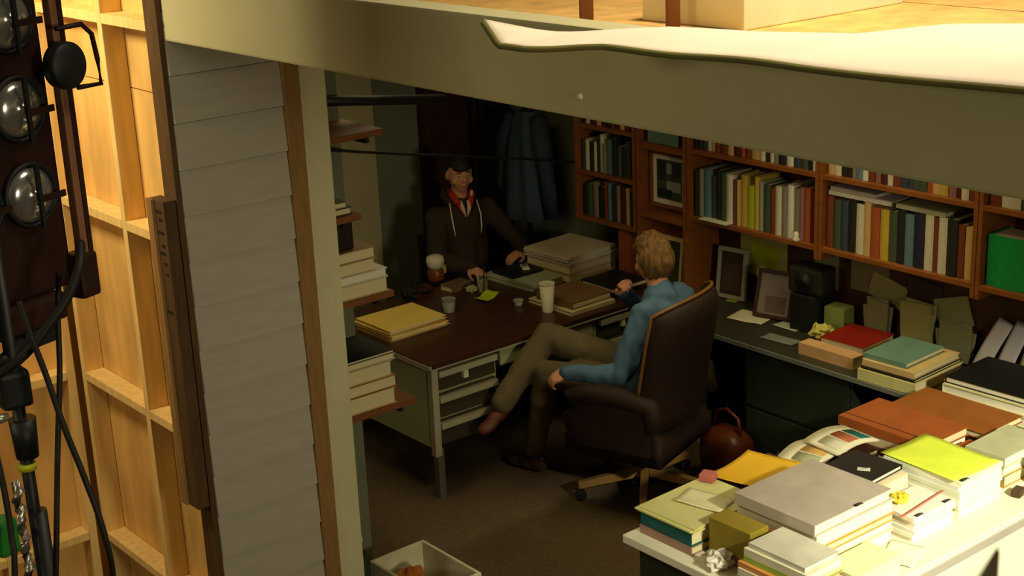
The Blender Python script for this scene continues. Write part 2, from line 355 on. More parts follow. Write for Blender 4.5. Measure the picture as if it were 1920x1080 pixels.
# standing shelf books: one unit mesh, dyed per object
def unit_book():
    g = G()
    g.box((0, -.5, 0), (1, -.44, 1), 0); g.box((0, .44, 0), (1, .5, 1), 0)
    g.add([(0, -.44, 0), (-.035, -.22, 0), (-.045, 0, 0), (-.035, .22, 0), (0, .44, 0), (.04, .44, 0), (.04, -.44, 0),
           (0, -.44, 1), (-.035, -.22, 1), (-.045, 0, 1), (-.035, .22, 1), (0, .44, 1), (.04, .44, 1), (.04, -.44, 1)],
          [(i, i+1, 8+i, 7+i) for i in range(6)]+[(6, 0, 7, 13), (6, 5, 4, 3, 2, 1, 0), (7, 8, 9, 10, 11, 12, 13)], 0)
    g.box((.04, -.44, .02), (.97, .44, .98), 1)
    o = g.build('book', [M_black, M_page]); me = o.data; bpy.data.objects.remove(o); return me
UB = unit_book()
def spine_book(y, z, t, h, d, rgb, label, group, lean=0.0):
    o = link('book', UB, None, (XF+0.03+(0.2-d)*0.12, y, z+.001)); o.scale = (d, t, h); o.rotation_euler = (lean, 0, 0)
    for k, m in ((0, cm(rgb, 0.55)), (1, M_page)): o.material_slots[k].link = 'OBJECT'; o.material_slots[k].material = m
    return tag(o, label, 'book', group)
CN = {(214, 204, 170): 'cream', (226, 220, 200): 'white', (40, 40, 30): 'black', (70, 84, 60): 'dark green', (120, 60, 30): 'brown', (168, 84, 40): 'rust',
      (200, 170, 60): 'yellow', (178, 186, 40): 'lime yellow', (98, 128, 136): 'blue grey', (136, 128, 104): 'grey', (60, 70, 76): 'slate', (86, 30, 26): 'maroon',
      (206, 168, 104): 'tan', (150, 100, 96): 'dusty pink', (20, 150, 70): 'bright green', (44, 40, 60): 'navy', (150, 156, 140): 'pale grey green', (186, 90, 70): 'salmon red'}
CC = {v: k for k, v in CN.items()}
def row(y_left, y_right, z, hmin, hmax, cols, where, group, seed, tk=None):
    rnd = random.Random(seed); n = len(cols); span = y_left-y_right
    ws = [rnd.uniform(.7, 1.4) if not (isinstance(c, tuple)) else c[1] for c in cols]; tot = sum(ws); y = y_left
    for i, c in enumerate(cols):
        if isinstance(c, tuple): c = c[0]
        t = ws[i]/tot*span; h = rnd.uniform(hmin, hmax)
        spine_book(y-t/2, z, t*0.94, h, rnd.uniform(.14, .2), CC[c], '%s book, %s from the left %s' % (c, ordn(i), where), group); y -= t
row(5.60, 4.74, 1.24, .22, .29, ['black', 'pale grey green', ('blue grey', 1.6), 'slate', 'black', 'dark green', ('white', 1.4), 'brown', 'tan', 'yellow', ('lime yellow', 1.5), 'yellow', 'pale grey green', 'dark green', 'brown', 'cream', 'grey', ('white', 1.2), 'grey', 'dusty pink', 'rust', 'maroon'],
    'on the lower shelf by the framed photo', 'books on the lower shelf of the photo-side bay', 3)
row(5.60, 4.74, 1.62, .20, .27, ['black', 'black', 'slate', 'cream', 'tan', 'brown', 'brown', 'tan', 'maroon', 'rust', 'brown', ('tan', 1.7), 'cream', 'black', 'cream', 'grey', 'black', 'white', 'slate', 'dark green', 'black', 'white'],
    'on the upper shelf by the framed photo', 'books on the upper shelf of the photo-side bay', 4)
row(4.68, 3.82, 1.24, .25, .275, ['brown', 'dark green', ('slate', 1.2), 'black', ('cream', 1.3), ('tan', 1.1), ('rust', 1.5), 'yellow', 'dark green', ('black', 1.3), 'blue grey', ('navy', 1.6), ('cream', 1.3), 'brown', ('cream', 1.3), ('black', 1.5), 'brown', 'tan'],
    'on the lower shelf of the middle bay', 'books on the lower shelf of the middle bay', 5)
row(4.68, 3.82, 1.62, .2, .27, ['tan', 'cream', 'black', 'black', 'grey', 'blue grey', 'white', 'brown', 'dusty pink', 'maroon', 'cream', 'brown', 'slate', 'slate', 'dark green', 'dark green', 'rust', ('tan', 1.5), 'yellow', 'dusty pink', 'maroon', 'cream', 'brown'],
    'on the upper shelf of the middle bay', 'books on the upper shelf of the middle bay', 6)
row(3.755, 2.90, 1.24, .24, .29, [('bright green', 3.2), ('pale grey green', .9), ('maroon', 1.2), ('brown', 1.6), 'black', 'cream', 'slate', 'tan', 'brown', 'grey'],
    'on the lower shelf of the right-hand bay', 'books on the lower shelf of the right-hand bay', 7)
row(3.755, 2.90, 1.62, .2, .27, ['brown', 'cream', ('dark green', 1.5), 'pale grey green', 'cream', 'brown', 'tan', 'black', 'maroon', 'grey', 'cream'],
    'on the upper shelf of the right-hand bay', 'books on the upper shelf of the right-hand bay', 8)
for z, nm, sd, cs in ((1.645, 'top', 11, ['black', 'cream', 'maroon', 'tan', 'maroon', 'black', 'brown', 'maroon', 'tan', 'brown', 'black']),
                      (1.365, 'second', 12, ['slate', 'cream', 'black', 'cream', 'black', 'cream', 'grey', ('blue grey', 1.6), 'black', 'dark green', 'black', 'dark green', 'black']),
                      (1.085, 'third', 13, ['black', 'dark green', 'grey', 'black', 'brown', 'blue grey', 'black', 'grey', 'maroon', 'tan', 'black'])):
    row(6.525, 6.075, z, .17, .235, cs, 'on the %s shelf of the dim bookcase' % nm, 'books on the %s shelf of the dim bookcase' % nm, sd)
# books lying across the tops of the middle bay row
for k, (y0, y1, z, col, lab) in enumerate(((4.29, 4.67, 1.517, (214, 204, 190), 'pale book lying flat across the row in the middle bay'), (4.38, 4.66, 1.540, (186, 170, 160), 'thin pinkish magazine on the pale book in the middle bay'),
                                           (3.98, 4.26, 1.517, (170, 166, 130), 'grey green pamphlet lying across the row right of the pale book'))):
    lying_book(XF+0.03, XF+0.20, y0, y1, z, 0.021, col, lab, M_pagew)
tag(G().box((0, -.10, 0), (.12, .10, .006)).build('paper_slip', M_paper, None, (XF-0.02, 5.42, 1.242)), 'white paper slip on the lower shelf edge by the cabinet', 'paper')
tag(G().lathe([(0, 0), (.018, 0), (.02, .01), (.012, .022), (.015, .035), (.008, .048), (0, .05)], 14).build('figurine', M_paper, None, (XF+0.012, 4.86, 1.2405)), 'tiny white figurine standing on the lower shelf edge near the middle bay', 'figurine')

# ------------------------------------------------------------------ dark corner beyond the dim bookcase
d1 = sempty('door_1', 'dark brown panelled door on the back wall', (5.62, YB, 0))
G().box((-.05, -.05, 0), (.33, 0, 2.1)).build('door_leaf', M_doorw, d1)
for z in (.2, 1.1):
    for x in (-.02, .15): G().box((x, -.058, z), (x+.13, -.05, z+.75)).build('panel', M_doorw, d1, bevel=0.006)
def curtain_fn(u, v): return (0.02*math.sin(u*28)+0.01*math.sin(u*61), -u*0.42, v*2.2)
g = G(); nu, nv = 60, 6; vs = []
for k in (0, 1):
    for j in range(nv+1):
        for i in range(nu+1):
            p = curtain_fn(i/nu, j/nv); vs.append((p[0]+0.006*k, p[1], p[2]))
N = (nu+1)*(nv+1)
for j in range(nv):
    for i in range(nu):
        a = j*(nu+1)+i; g.f.append((a, a+1, a+nu+2, a+nu+1)); g.f.append((N+a+nu+1, N+a+nu+2, N+a+1, N+a))
for i in range(nu): g.f.append((i+1, i, N+i, N+i+1)); q = nv*(nu+1); g.f.append((q+i, q+i+1, N+q+i+1, N+q+i))
g.v = vs; g.m = [0]*len(g.f); g.sm = [True]*len(g.f)
tag(g.build('black_drape', M_blackcloth, None, (XW-0.06, YB-0.03, 0.01)), 'black drape hanging in the corner behind the young man', 'drape')
cs_ = thing('coat_stand', 'dark coat stand in the dim corner left of the bookcase', 'coat stand', (5.85, 7.12, 0))
G().cyl((0, 0, 0.03), (0, 0, 1.75), .018, .014).build('pole', M_black, cs_)
for k in range(4):
    a = k*math.pi/2+.4; G().tube([(0, 0, .16), (.1*math.cos(a), .1*math.sin(a), .1), (15*math.cos(a)/100, 15*math.sin(a)/100, .012)], .012).build('foot', M_black, cs_)
    G().tube([(0, 0, 1.66), (.05*math.cos(a), .05*math.sin(a), 1.68), (.09*math.cos(a), .09*math.sin(a), 1.74)], .007).build('hook', M_black, cs_)
def coat(u, v):
    a = u*2*math.pi; r = (0.06+0.11*(1-v)**0.7)*(1+.12*math.sin(5*a+v*3)+.06*math.sin(9*a))
    return (r*math.cos(a)*.75, r*math.sin(a)*1.15, 0.95+v*.68)
g = G(); nu, nv = 40, 12; vs = [coat(i/nu, j/nv) for j in range(nv+1) for i in range(nu)]
g.add(vs, [(j*nu+i, j*nu+(i+1) % nu, (j+1)*nu+(i+1) % nu, (j+1)*nu+i) for j in range(nv) for i in range(nu)], 0, True)
ct = thing('hanging_coat', 'dark blue garment hanging in the dim corner beside the bookcase', 'coat', (5.85, 7.12, 0))
g.build('body', cm((58, 74, 86), .9), ct)
for s in (-1, 1): G().tube([(0, s*.12, 1.6), (-.03, s*.2, 1.4), (-.02, s*.22, 1.15), (0, s*.21, .98)], [.05, .055, .05, .045], 12).build('sleeve', cm((48, 60, 70), .9), ct)
tag(G().cyl((0, 0, 0), (.86, 0, -.115), .022, .022, 14).build('grip_pipe', M_black, None, (3.08, 5.37, 2.305)), 'thick black pipe sticking out above the left wall shelves', 'pipe')
tag(G().tube([(3.08, 5.11, 2.145), (3.9, 5.64, 1.905), (4.53, 6.05, 1.725), (5.2, 6.35, 1.55), (5.745, 6.56, 1.405)], .007, 8).build('slack_wire', M_black), 'thin black wire strung across the room before the young man', 'wire')

# ------------------------------------------------------------------ wall shelves at left
def wall_shelf(z, xe, label, yf=5.13):
    r = thing('wall_shelf', label, 'shelf', (3.05, yf, z), 0, 'wall shelves by the clapboard column')
    G().box((0, 0, -0.028), (xe-3.05, 0.30, 0)).build('board', M_shelfw, r, bevel=0.002)
    for x in (0.05, xe-3.05-0.08): G().box((x, 0.02, -0.055), (x+.02, .30, -0.028)).build('bracket', M_black, r)
struct(box('wall_shelf_back', (3.05, 5.435, 0), (3.42, 5.53, 2.75), M_wallgrey), 'narrow grey wall carrying the left shelves').name = 'wall_left_inner'
struct(box('trim_4', (3.05, 5.06, 0), (3.075, 5.435, 2.75), M_paint), 'painted panel behind the clapboard column')
wall_shelf(2.17, 3.44, 'highest wooden wall shelf beside the clapboard column'); wall_shelf(1.83, 3.30, 'short wooden wall shelf second from top by the clapboard column')
wall_shelf(1.46, 3.44, 'middle wooden wall shelf holding cream books by the column'); wall_shelf(.94, 3.52, 'lowest wooden wall shelf overlapping the desk end')
lying_book(3.08, 3.27, 5.15, 5.40, 1.831, .03, (60, 66, 50), 'dark book lying on the short wall shelf'); lying_book(3.08, 3.25, 5.15, 5.4, 1.862, .025, (120, 120, 84), 'olive book on top of the dark book, short wall shelf')
lying_book(3.08, 3.18, 5.15, 5.4, 1.888, .045, (150, 168, 140), 'pale green box file topmost on the short wall shelf')
zz = 1.461
for x1, t, col, lab in ((3.42, .065, (196, 176, 120), 'thick tan book at the bottom of the middle shelf pile'), (3.42, .038, (214, 214, 200), 'white book second from bottom of the middle shelf pile'),
                        (3.36, .055, (196, 178, 134), 'cream book second from top of the middle shelf pile'), (3.365, .05, (160, 124, 84), 'tan brown book topmost in the middle shelf pile')):
    lying_book(3.085, x1, 5.14, 5.41, zz, t, col, lab, M_pagew if t < .05 else M_page, 'x0'); zz += t+.001
tag(G().box((-.09, -.11, 0), (.09, .11, .145)).build('dark_box', cm((30, 16, 12)), None, (3.19, 5.28, zz), bevel=.008), 'dark brown box on top of the middle shelf pile', 'box')
zz = .941
for x1, t, col, lab in ((3.42, .075, (206, 168, 112), 'cream tan book at the bottom of the lowest shelf pile'), (3.43, .055, (140, 90, 40), 'brown book second in the lowest shelf pile'),
                        (3.41, .07, (196, 164, 104), 'thick buff book third in the lowest shelf pile'), (3.43, .03, (190, 184, 160), 'pale grey book under the black album on the lowest shelf'), (3.43, .012, (26, 30, 28), 'black mottled album topmost on the lowest wall shelf')):
    lying_book(3.085, x1, 5.14, 5.41, zz, t, col, lab, M_page, 'x0'); zz += t+.001

# ------------------------------------------------------------------ desk
DX0, DX1, DY0, DY1, DZ = 4.08, 5.70, 5.81, 6.86, .755
dk = thing('desk', 'steel office desk with dark brown top and pale green end panel', 'desk', (4.89, 6.205, 0))
def dbox(nm, lo, hi, m, bv=.003): return G().box((lo[0]-4.89, lo[1]-6.205, lo[2]), (hi[0]-4.89, hi[1]-6.205, hi[2])).build(nm, m, dk, bevel=bv)
dbox('desktop', (DX0, DY0, .728), (DX1, DY1, DZ), M_desktop, .004)
g = G(); a = (DX0-4.89-.004, DY0-6.205-.004); b = (DX1-4.89+.004, DY1-6.205+.004)
g.box((a[0], a[1], .722), (a[0]+.012, b[1], .748)); g.box((a[0], a[1], .722), (b[0], a[1]+.012, .728)); g.build('edge_trim', M_desktrim, dk)
dbox('end_panel', (DX0+.02, DY0+.02, .28), (DX0+.04, DY1-.02, .728), M_desksteel); dbox('end_panel', (DX1-.04, DY0+.02, .28), (DX1-.02, 6.5, .728), M_desksteel)
dbox('modesty_panel', (DX0+.04, 6.48, .3), (DX1-.04, 6.5, .728), M_desksteel)
dbox('pedestal', (DX0+.04, DY0+.05, .28), (DX0+.46, 6.48, .722), M_desksteel); dbox('pedestal', (DX1-.46, DY0+.05, .28), (DX1-.04, 6.48, .722), M_desksteel)
dbox('corner_post', (DX0+.015, DY0+.01, .24), (DX0+.055, DY0+.05, .728), M_desktrim)
for x in (DX0+.06, DX1-.44):
    for z, h in ((.59, .12), (.44, .13), (.29, .135)):
        dr = dbox('drawer', (x, DY0+.03, z), (x+.38, DY0+.05, z+h), M_drawershade); dr['label'] = 'steel drawer front'
        for zt in (h-.04,):
            hn = G().box((x-4.89+.0, DY0-6.205+.004, z+zt), (x+.38-4.89, DY0-6.205+.03, z+zt+.032)).build('pull_rail', M_desktrim, dr)
    G().box((x+.16-4.89, DY0-6.205+.010, .625), (x+.19-4.89, DY0-6.205+.03, .67)).build('label_holder', M_paper, dk)
dbox('centre_drawer', (DX0+.48, DY0+.03, .62), (DX1-.48, DY0+.05, .72), M_desksteel)
for x in (DX0+.03, DX1-.07):
    for y in (DY0+.015, DY1-.07): dbox('leg', (x, y, 0), (x+.04, y+.04, .28), M_leg)
zt = DZ+.0005
# yellow folders
fz = zt
for k, (dx, dy, q, col) in enumerate(((0, 0, .02, (222, 184, 84)), (.01, -.01, -.03, (232, 196, 96)), (-.01, .01, .05, (224, 190, 92)), (.0, .0, .0, (236, 204, 100)))):
    r = thing('file_folder', ['bottom yellow folder of the pile on the desk corner', 'second yellow folder from the bottom on the desk corner', 'third yellow folder in the pile on the desk corner', 'topmost yellow folder of the pile on the desk corner'][k], 'folder', (4.33+dx, 6.41+dy, fz), q, 'yellow folders on the desk')
    G().box((-.19, -.165, 0), (.19, .165, .003)).build('back_cover', cm(col, .7, .05), r); G().box((-.175, -.155, .003), (.175, .155, .012)).build('papers', M_pagew, r)
    G().box((-.19, -.16, .012), (.19, .16, .0145)).build('front_cover', cm(col, .7, .05), r); G().box((.19, -.05, 0), (.205, .06, .003)).build('tab', cm(col, .7, .05), r); fz += .0152
loose_sheet(at(785, 606, zt), .075, .075, (196, 214, 20), 'small lime sticky note on the desk beside yellow folders', .3, .004)
def cup(loc, h, r0, r1, m, label, name='cup', inner=None, n=20, cat='cup'):
    r = thing(name, label, cat, loc)
    G().lathe([(0, 0), (r0, 0), (r0, .003), (r1, h), (r1-.003, h), (r0-.003, .006), (0, .006)], n).build('wall', m, r)
    G().lathe([(r1-.002, h-.003), (r1+.002, h-.003), (r1+.0025, h), (r1+.001, h+.002), (r1-.003, h)], n).build('rim', m, r)
    if inner: G().lathe([(0, h*.75), (r0+(r1-r0)*.75-.004, h*.75)], n).build('contents', inner, r)
    return r
cup(at(1027, 584, zt), .165, .03, .044, cm((222, 214, 178), .7, .03), 'tall white paper cup on the desk in front of the man in blue', 'paper_cup')
cup(at(842, 584, zt), .075, .032, .04, cm((150, 148, 138), .35), 'small grey cup beside the yellow folders', 'mug', M_black)
cup(at(972, 572, zt), .03, .022, .028, cm((170, 166, 150), .2), 'little clear dish on the bare dark desktop', 'dish', None, 16, 'dish')
cup(at(905, 548, zt), .09, .03, .034, cm((120, 112, 84), .3), 'pen pot on the desk behind the lime paper', 'pen_pot', M_black)
for k, (dx, dy, col) in enumerate((((.008), .0, (60, 26, 14)), (-.01, .006, (190, 178, 140)))):
    p = at(905, 548, zt+.012); tag(G().cyl((dx, dy, 0), (dx*2.2, dy*2+.01*k, .15), .004).build('pen', cm(col), None, p), ['dark brown pen standing in the pen pot', 'pale pencil standing in the pen pot'][k], 'pen')
loose_sheet(at(912, 558, zt), .17, .09, (190, 210, 20), 'bright lime folded paper on the desk in front of the young man', .5, .02)
p = at(818, 528, zt); jr = thing('jar', 'brown jar with white cloth top and yellow side on the desk', 'jar', p)
G().lathe([(0, 0), (.045, 0), (.052, .03), (.05, .07), (.04, .085), (0, .085)]).build('body', cm((120, 60, 20), .3), jr)
G().lathe([(.038, .085), (.05, .10), (.056, .13), (.05, .155), (.03, .165), (0, .166)]).build('top', cm((222, 214, 186)), jr)
G().box((.03, -.03, .05), (.056, .02, .10)).build('side_label', cm((190, 180, 30)), jr)
lying_book(4.88, 5.05, 6.69, 6.80, zt, .035, (112, 92, 62), 'worn brown book on the desk in front of the young man', M_page, 'y0', .1)
crumple(at(885, 548, zt), .045, (170, 156, 118), 'crumpled beige tissue on the desk', seed=3)
crumple(at(800, 548, zt), .05, (60, 28, 16), 'dark brown leather pouch on the desk behind the folders', 'pouch', 9, .7, 'pouch')
crumple((4.64, 6.77, zt), .06, (24, 24, 20), 'black cloth heap at the rear left of the desk', 'cloth_heap', 5, .8, 'cloth')
# right part of the desk
paper_stack(5.21, 5.45, 6.36, 6.76, zt, .045, (176, 178, 146), 'pale green grey file stack under the black case on the desk', .06, 4, seed=2)
ca = thing('black_case', 'flat black case on the pale files on the desk', 'case', (5.33, 6.62, zt+.0455), .0); G().box((-.12, -.10, 0), (.12, .10, .018)).build('shell', M_black, ca, bevel=.006); G().box((-.1, -.101, .007), (.1, -.1, .011)).build('seam', M_cable, ca)
ph = thing('mobile_phone', 'small white phone lying on the black case', 'phone', (5.37, 6.60, zt+.0645), -.5); G().box((-.022, -.05, 0), (.022, .05, .011)).build('body', cm((226, 222, 204), .3), ph, bevel=.003); G().box((-.016, .0, .011), (.016, .04, .0115)).build('screen', cm((120, 124, 110), .2), ph)
sx = thing('credenza_return', 'dark side cabinet joining the desk to the bookcase wall', 'cabinet', (5.865, 6.3, 0))
G().box((-.155, -.30, 0), (.155, .54, .73)).build('body', M_cred, sx); G().box((-.16, -.31, .73), (.16, .55, .755)).build('top', M_desktop, sx, bevel=.003)
zz = zt
for t, col, lab in ((.05, (196, 176, 110), 'thick tan ledger at the bottom of the white pile on the desk'), (.05, (190, 178, 136), 'buff box file in the middle of the white pile on the desk')):
    lying_book(5.48, 5.86, 6.34, 6.72, zz, t, col, lab, M_page, 'x1', .03); zz += t+.001
paper_stack(5.48, 5.87, 6.34, 6.73, zz, .05, (216, 208, 178), 'thick white paper stack topmost beside the dim bookcase', .05, 6, seed=8)
lying_book(5.45, 5.60, 6.0, 6.26, zt, .03, (150, 150, 132), 'thin grey book with pale spine under the black book', M_pagew, 'x0')
lying_book(5.46, 5.74, 5.93, 6.2, zt+.031, .028, (24, 28, 22), 'black hardback right of the brown book on the desk', M_pagew, 'y1')
zb = zt
lying_book(5.09, 5.42, 5.87, 6.24, zb, .022, (214, 200, 150), 'cream pad under the brown book on the desk', M_pagew, 'y0')
lying_book(5.12, 5.42, 5.9, 6.2, zb+.023, .04, (132, 100, 62), 'brown hardback with cream pages behind the paper cup', M_page, 'x0', .03)
pf = thing('portfolio', 'red brown leather box standing behind the man in blue', 'box', (5.84, 6.14, .7555), .1)
G().box((-.05, -.09, 0), (.05, .09, .29)).build('body', cm((150, 74, 40), .5), pf, bevel=.006); G().box((-.052, -.075, .22), (-.05, -.055, .28)).build('white_tag', M_paper, pf)
photo_frame((5.785, 5.84, .773), .26, .30, .02, cm((214, 190, 130)), cm((60, 60, 30)), [], 'cream edged frame leaning in the cabinet recess behind the man in blue', .1)

# ------------------------------------------------------------------ credenza along the right wall
cr = thing('credenza', 'long dark steel credenza under the bookcase hutch', 'credenza', (5.73, 4.15, 0))
def cbox(nm, lo, hi, m, bv=.003): return G().box((lo[0]-5.73, lo[1]-4.15, lo[2]), (hi[0]-5.73, hi[1]-4.15, hi[2])).build(nm, m, cr, bevel=bv)
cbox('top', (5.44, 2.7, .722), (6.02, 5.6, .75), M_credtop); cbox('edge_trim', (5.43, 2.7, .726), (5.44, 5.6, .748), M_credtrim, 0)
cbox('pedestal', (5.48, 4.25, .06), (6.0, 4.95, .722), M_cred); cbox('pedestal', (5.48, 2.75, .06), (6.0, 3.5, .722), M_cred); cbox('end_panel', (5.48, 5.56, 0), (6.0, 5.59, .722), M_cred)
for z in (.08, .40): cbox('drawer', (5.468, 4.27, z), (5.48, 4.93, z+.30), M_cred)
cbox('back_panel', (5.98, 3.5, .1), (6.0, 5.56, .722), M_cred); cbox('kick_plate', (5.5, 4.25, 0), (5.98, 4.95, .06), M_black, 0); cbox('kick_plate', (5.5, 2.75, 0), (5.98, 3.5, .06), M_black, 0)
struct(box('trim_5', (XW-.014, 2.87, .751), (XW-.001, 5.64, 1.165), M_woodb), 'dark brown backboard between credenza and hutch')
CZ = .7505
# pinned papers on the backboard
def pinned(y, z, w, h, rgb, label, tilt=0.0):
    o = G().box((-.002, -w/2, -h/2), (0, w/2, h/2)).build('pinned_note', cm(rgb, .8, .05), None, (XW-.0145, y, z)); o.rotation_euler = (tilt, 0, 0)
    return tag(o, label, 'note', 'notes pinned to the backboard')
pinned(5.30, 1.02, .34, .25, (200, 190, 110), 'large cream sheet pinned under the hutch')
o = G().box((-.003, -.10, -.06), (-.0021, .10, .06)).build('lime_panel', cm((196, 206, 20)), [x for x in COL.objects if x.name.startswith('pinned_note')][0], (0, -.01, -.005))
pinned(4.86, 1.03, .16, .2, (140, 136, 100), 'grey green sheet pinned right of the dark speaker'); pinned(4.58, 1.05, .24, .18, (130, 116, 80), 'dull brown print pinned beneath the middle bay')
photo_frame((5.92, 5.46, CZ+.004), .19, .29, .022, cm((170, 164, 146), .35), cm((62, 46, 36)), [(-.06, .06, .04, .2, (84, 60, 48))], 'silver grey photo frame standing at the back of the credenza', .12, 0.15)
photo_frame((5.81, 5.06, CZ+.007), .22, .26, .018, cm((64, 38, 26)), cm((130, 116, 108)), [(-.07, .05, .03, .12, (104, 84, 72))], 'brown photo frame leaning beside the black speaker', .3, 0.25)
bo = thing('spray_bottle', 'white capped bottle standing on the credenza by the silver frame', 'bottle', at(1432, 572, CZ))
G().lathe([(0, 0), (.034, 0), (.036, .01), (.036, .10), (.022, .13), (.018, .14), (0, .14)]).build('body', cm((176, 160, 134), .4), bo); G().lathe([(.02, .14), (.036, .145), (.038, .19), (.024, .22), (0, .225)]).build('cap', cm((214, 206, 172)), bo)
crumple(at(1440, 574, CZ)+Vector((-.03, -.09, 0)), .05, (170, 166, 150), 'crumpled clear wrapper beside the white bottle', seed=4)
cup(at(1362, 548, CZ), .05, .03, .036, cm((170, 96, 76)), 'small pink dish at the left of the credenza', 'dish', None, 18, 'dish'); cup(at(1402, 540, CZ), .055, .03, .04, cm((120, 136, 110)), 'grey green bowl beside the pink dish', 'bowl', None, 18, 'bowl')
loose_sheet(at(1378, 562, CZ), .1, .07, (150, 156, 24), 'olive lime note behind the white sheet on the credenza', .2)
loose_sheet(at(1409, 595, CZ), .215, .17, (214, 204, 168), 'blank white sheet lying on the credenza', math.radians(-78), .002)
loose_sheet(at(1482, 612, CZ), .11, .16, (176, 176, 150), 'pale card on a dark folder on the credenza', .0, .002)
loose_sheet(at(1463, 637, CZ), .09, .2, (120, 124, 112), 'grey papers near the front edge of the credenza', .1, .002)
sp = thing('desk_speaker', 'black speaker box standing on the credenza', 'speaker', (5.86, 4.83, CZ), .1)
G().box((-.09, -.075, 0), (.09, .075, .20)).build('cabinet', M_black, sp, bevel=.006)
G().box((-.08, -.11, .205), (.06, .10, .345)).build('upper_box', cm((40, 36, 24)), sp, bevel=.02); G().lathe([(0, 0), (.045, .002), (.05, .008)], 20, X=Matrix.Translation((-.082, -.005, .275)) @ Matrix.Rotation(-math.pi/2, 4, 'Y')).build('cone', M_cable, sp)
tag(G().box((-.05, -.06, 0), (.05, .06, .115)).build('card_box', cm((140, 152, 80)), None, (5.90, 4.68, CZ+.0295), .1, .004), 'pale green card box beside the black speaker', 'box')
lying_book(5.80, 5.98, 4.615, 4.745, CZ, .029, (90, 70, 40), 'brown book under the pale green box'); crumple((5.74, 4.66, CZ), .075, (206, 196, 96), 'crumpled yellow paper in front of the green box', seed=7, squash=.8)
for k, (y0, y1, h, x, rgb, lab) in enumerate(((4.41, 4.55, .2, 5.955, (132, 124, 88), 'grey envelope bundle standing left of the leaning papers'), (4.14, 4.33, .24, 5.955, (150, 142, 84), 'olive envelope bundle standing behind the red book'),
                                             (3.92, 4.11, .18, 5.955, (128, 122, 84), 'drab paper bundle standing behind the teal book'))):
    r = thing('envelope_bundle', lab, 'envelopes', (x, (y0+y1)/2, CZ), 0, 'paper bundles on the credenza'); h2 = (y1-y0)/2
    for q in range(4): G().box((-.02+.011*q, -h2+.01*(q % 2), 0), (-.011+.011*q, h2-.012*((q+1) % 2), h-.018*((q*2) % 3)), X=Matrix.Translation((0, 0, .012)) @ Matrix.Rotation((.05, -.09, .12, -.04)[q]*(1, -1, 1)[k], 4, 'X')).build('envelope', cm(tuple(min(255, c+8*q) for c in rgb), .8, .05), r)
lying_book(5.61, 5.87, 4.27, 4.60, CZ, .03, (206, 166, 116), 'tan box lid under the red book on the credenza', M_page)
lying_book(5.51, 5.595, 4.28, 4.62, CZ, .06, (206, 160, 110), 'peach coloured carton beside the red book on the credenza', M_page, 'x0', name='carton', cat='carton')
lying_book(5.61, 5.88, 4.31, 4.57, CZ+.031, .05, (140, 26, 10), 'dark red hardback with cream pages on the credenza', M_page, 'y1', .06)
zz = CZ
for x0, x1, y0, y1, t, col, lab, sp_ in ((5.44, 5.84, 3.88, 4.20, .055, (206, 196, 128), 'cream box file with black band at the credenza front', 'x0'), (5.45, 5.84, 3.89, 4.19, .012, (30, 28, 20), 'thin black folder on the cream box file', 'x0'),
                                         (5.46, 5.84, 3.90, 4.19, .03, (206, 176, 116), 'tan book under the teal book on the credenza', 'x0'), (5.48, 5.80, 3.96, 4.2, .024, (104, 140, 120), 'teal green hardback on the cream box file', 'x0')):
    lying_book(x0, x1, y0, y1, zz, t, col, lab, M_page, sp_, .04); zz += t+.001
# leaning loose white papers
for k, (px, py, rgb, lab) in enumerate(((1775, 600, (190, 180, 176), 'tall pale paper leaning at the left of the three slips'), (1830, 640, (186, 176, 178), 'pale paper slip leaning in the middle of the three'), (1870, 610, (160, 154, 120), 'buff paper slip leaning at the right of the three'))):
    p = at(px, py, CZ); p = Vector((5.91, (3.84, 3.72, 3.60)[k], CZ+.025))
    o = G().sheet(lambda u, v: (.04*v*v, (u-.5)*.085, v*.26), 6, 10, .002).build('leaning_paper', cm(rgb, .8, .05), None, p, 0); o.rotation_euler = (0.35-.1*k, .12, 0); tag(o, lab, 'paper')
crumple((5.66, 3.81, CZ), .055, (200, 140, 70), 'crumpled orange tan wrapper behind the teal book', seed=12)
crumple((5.935, 3.5, CZ), .06, (180, 170, 160), 'crumpled pale paper beside the leaning slips', seed=15)
zz = CZ
for x0, t, col, lab in ((5.46, .05, (190, 182, 134), 'cream stack of pages under the black album'), (5.47, .045, (206, 198, 148), 'pale book in the middle beneath the black album'), (5.49, .03, (18, 18, 16), 'black album at the right end of the credenza')):
    lying_book(x0, 5.84, 3.02, 3.74, zz, t, col, lab, M_pagew, 'y1', .03); zz += t+.001
loose_sheet((5.70, 3.28, zz+.002), .09, .09, (206, 224, 10), 'lime sticky note on the black album', .4, .01)
tag(G().box((-.05, -.06, 0), (.05, .06, .13)).build('tissue_box', cm((128, 124, 70)), None, (5.93, 3.30, CZ), .1, .006), 'drab olive box at the back right of the credenza', 'box')

# tumbled flat boxes and cards in front of the pinned notes
for k, (x, y, z, w, h, q, rgb, lab) in enumerate(((5.985, 4.46, 1.0, .22, .13, .25, (156, 146, 96), 'tilted olive card propped above the grey envelope bundle'), (5.985, 4.06, .98, .2, .15, -.3, (150, 144, 92), 'tilted drab card propped behind the teal book'),
                                                  (5.985, 4.24, 1.06, .2, .08, .1, (60, 50, 30), 'dark brown card propped under the hutch'))):
    o = G().box((-.004, -w/2, -h/2), (.004, w/2, h/2)).build('propped_card', cm(rgb, .8, .08), None, (XW-.022-.009*(k % 2), y, z)); o.rotation_euler = (q, 0, 0); tag(o, lab, 'card', 'cards propped below the hutch')
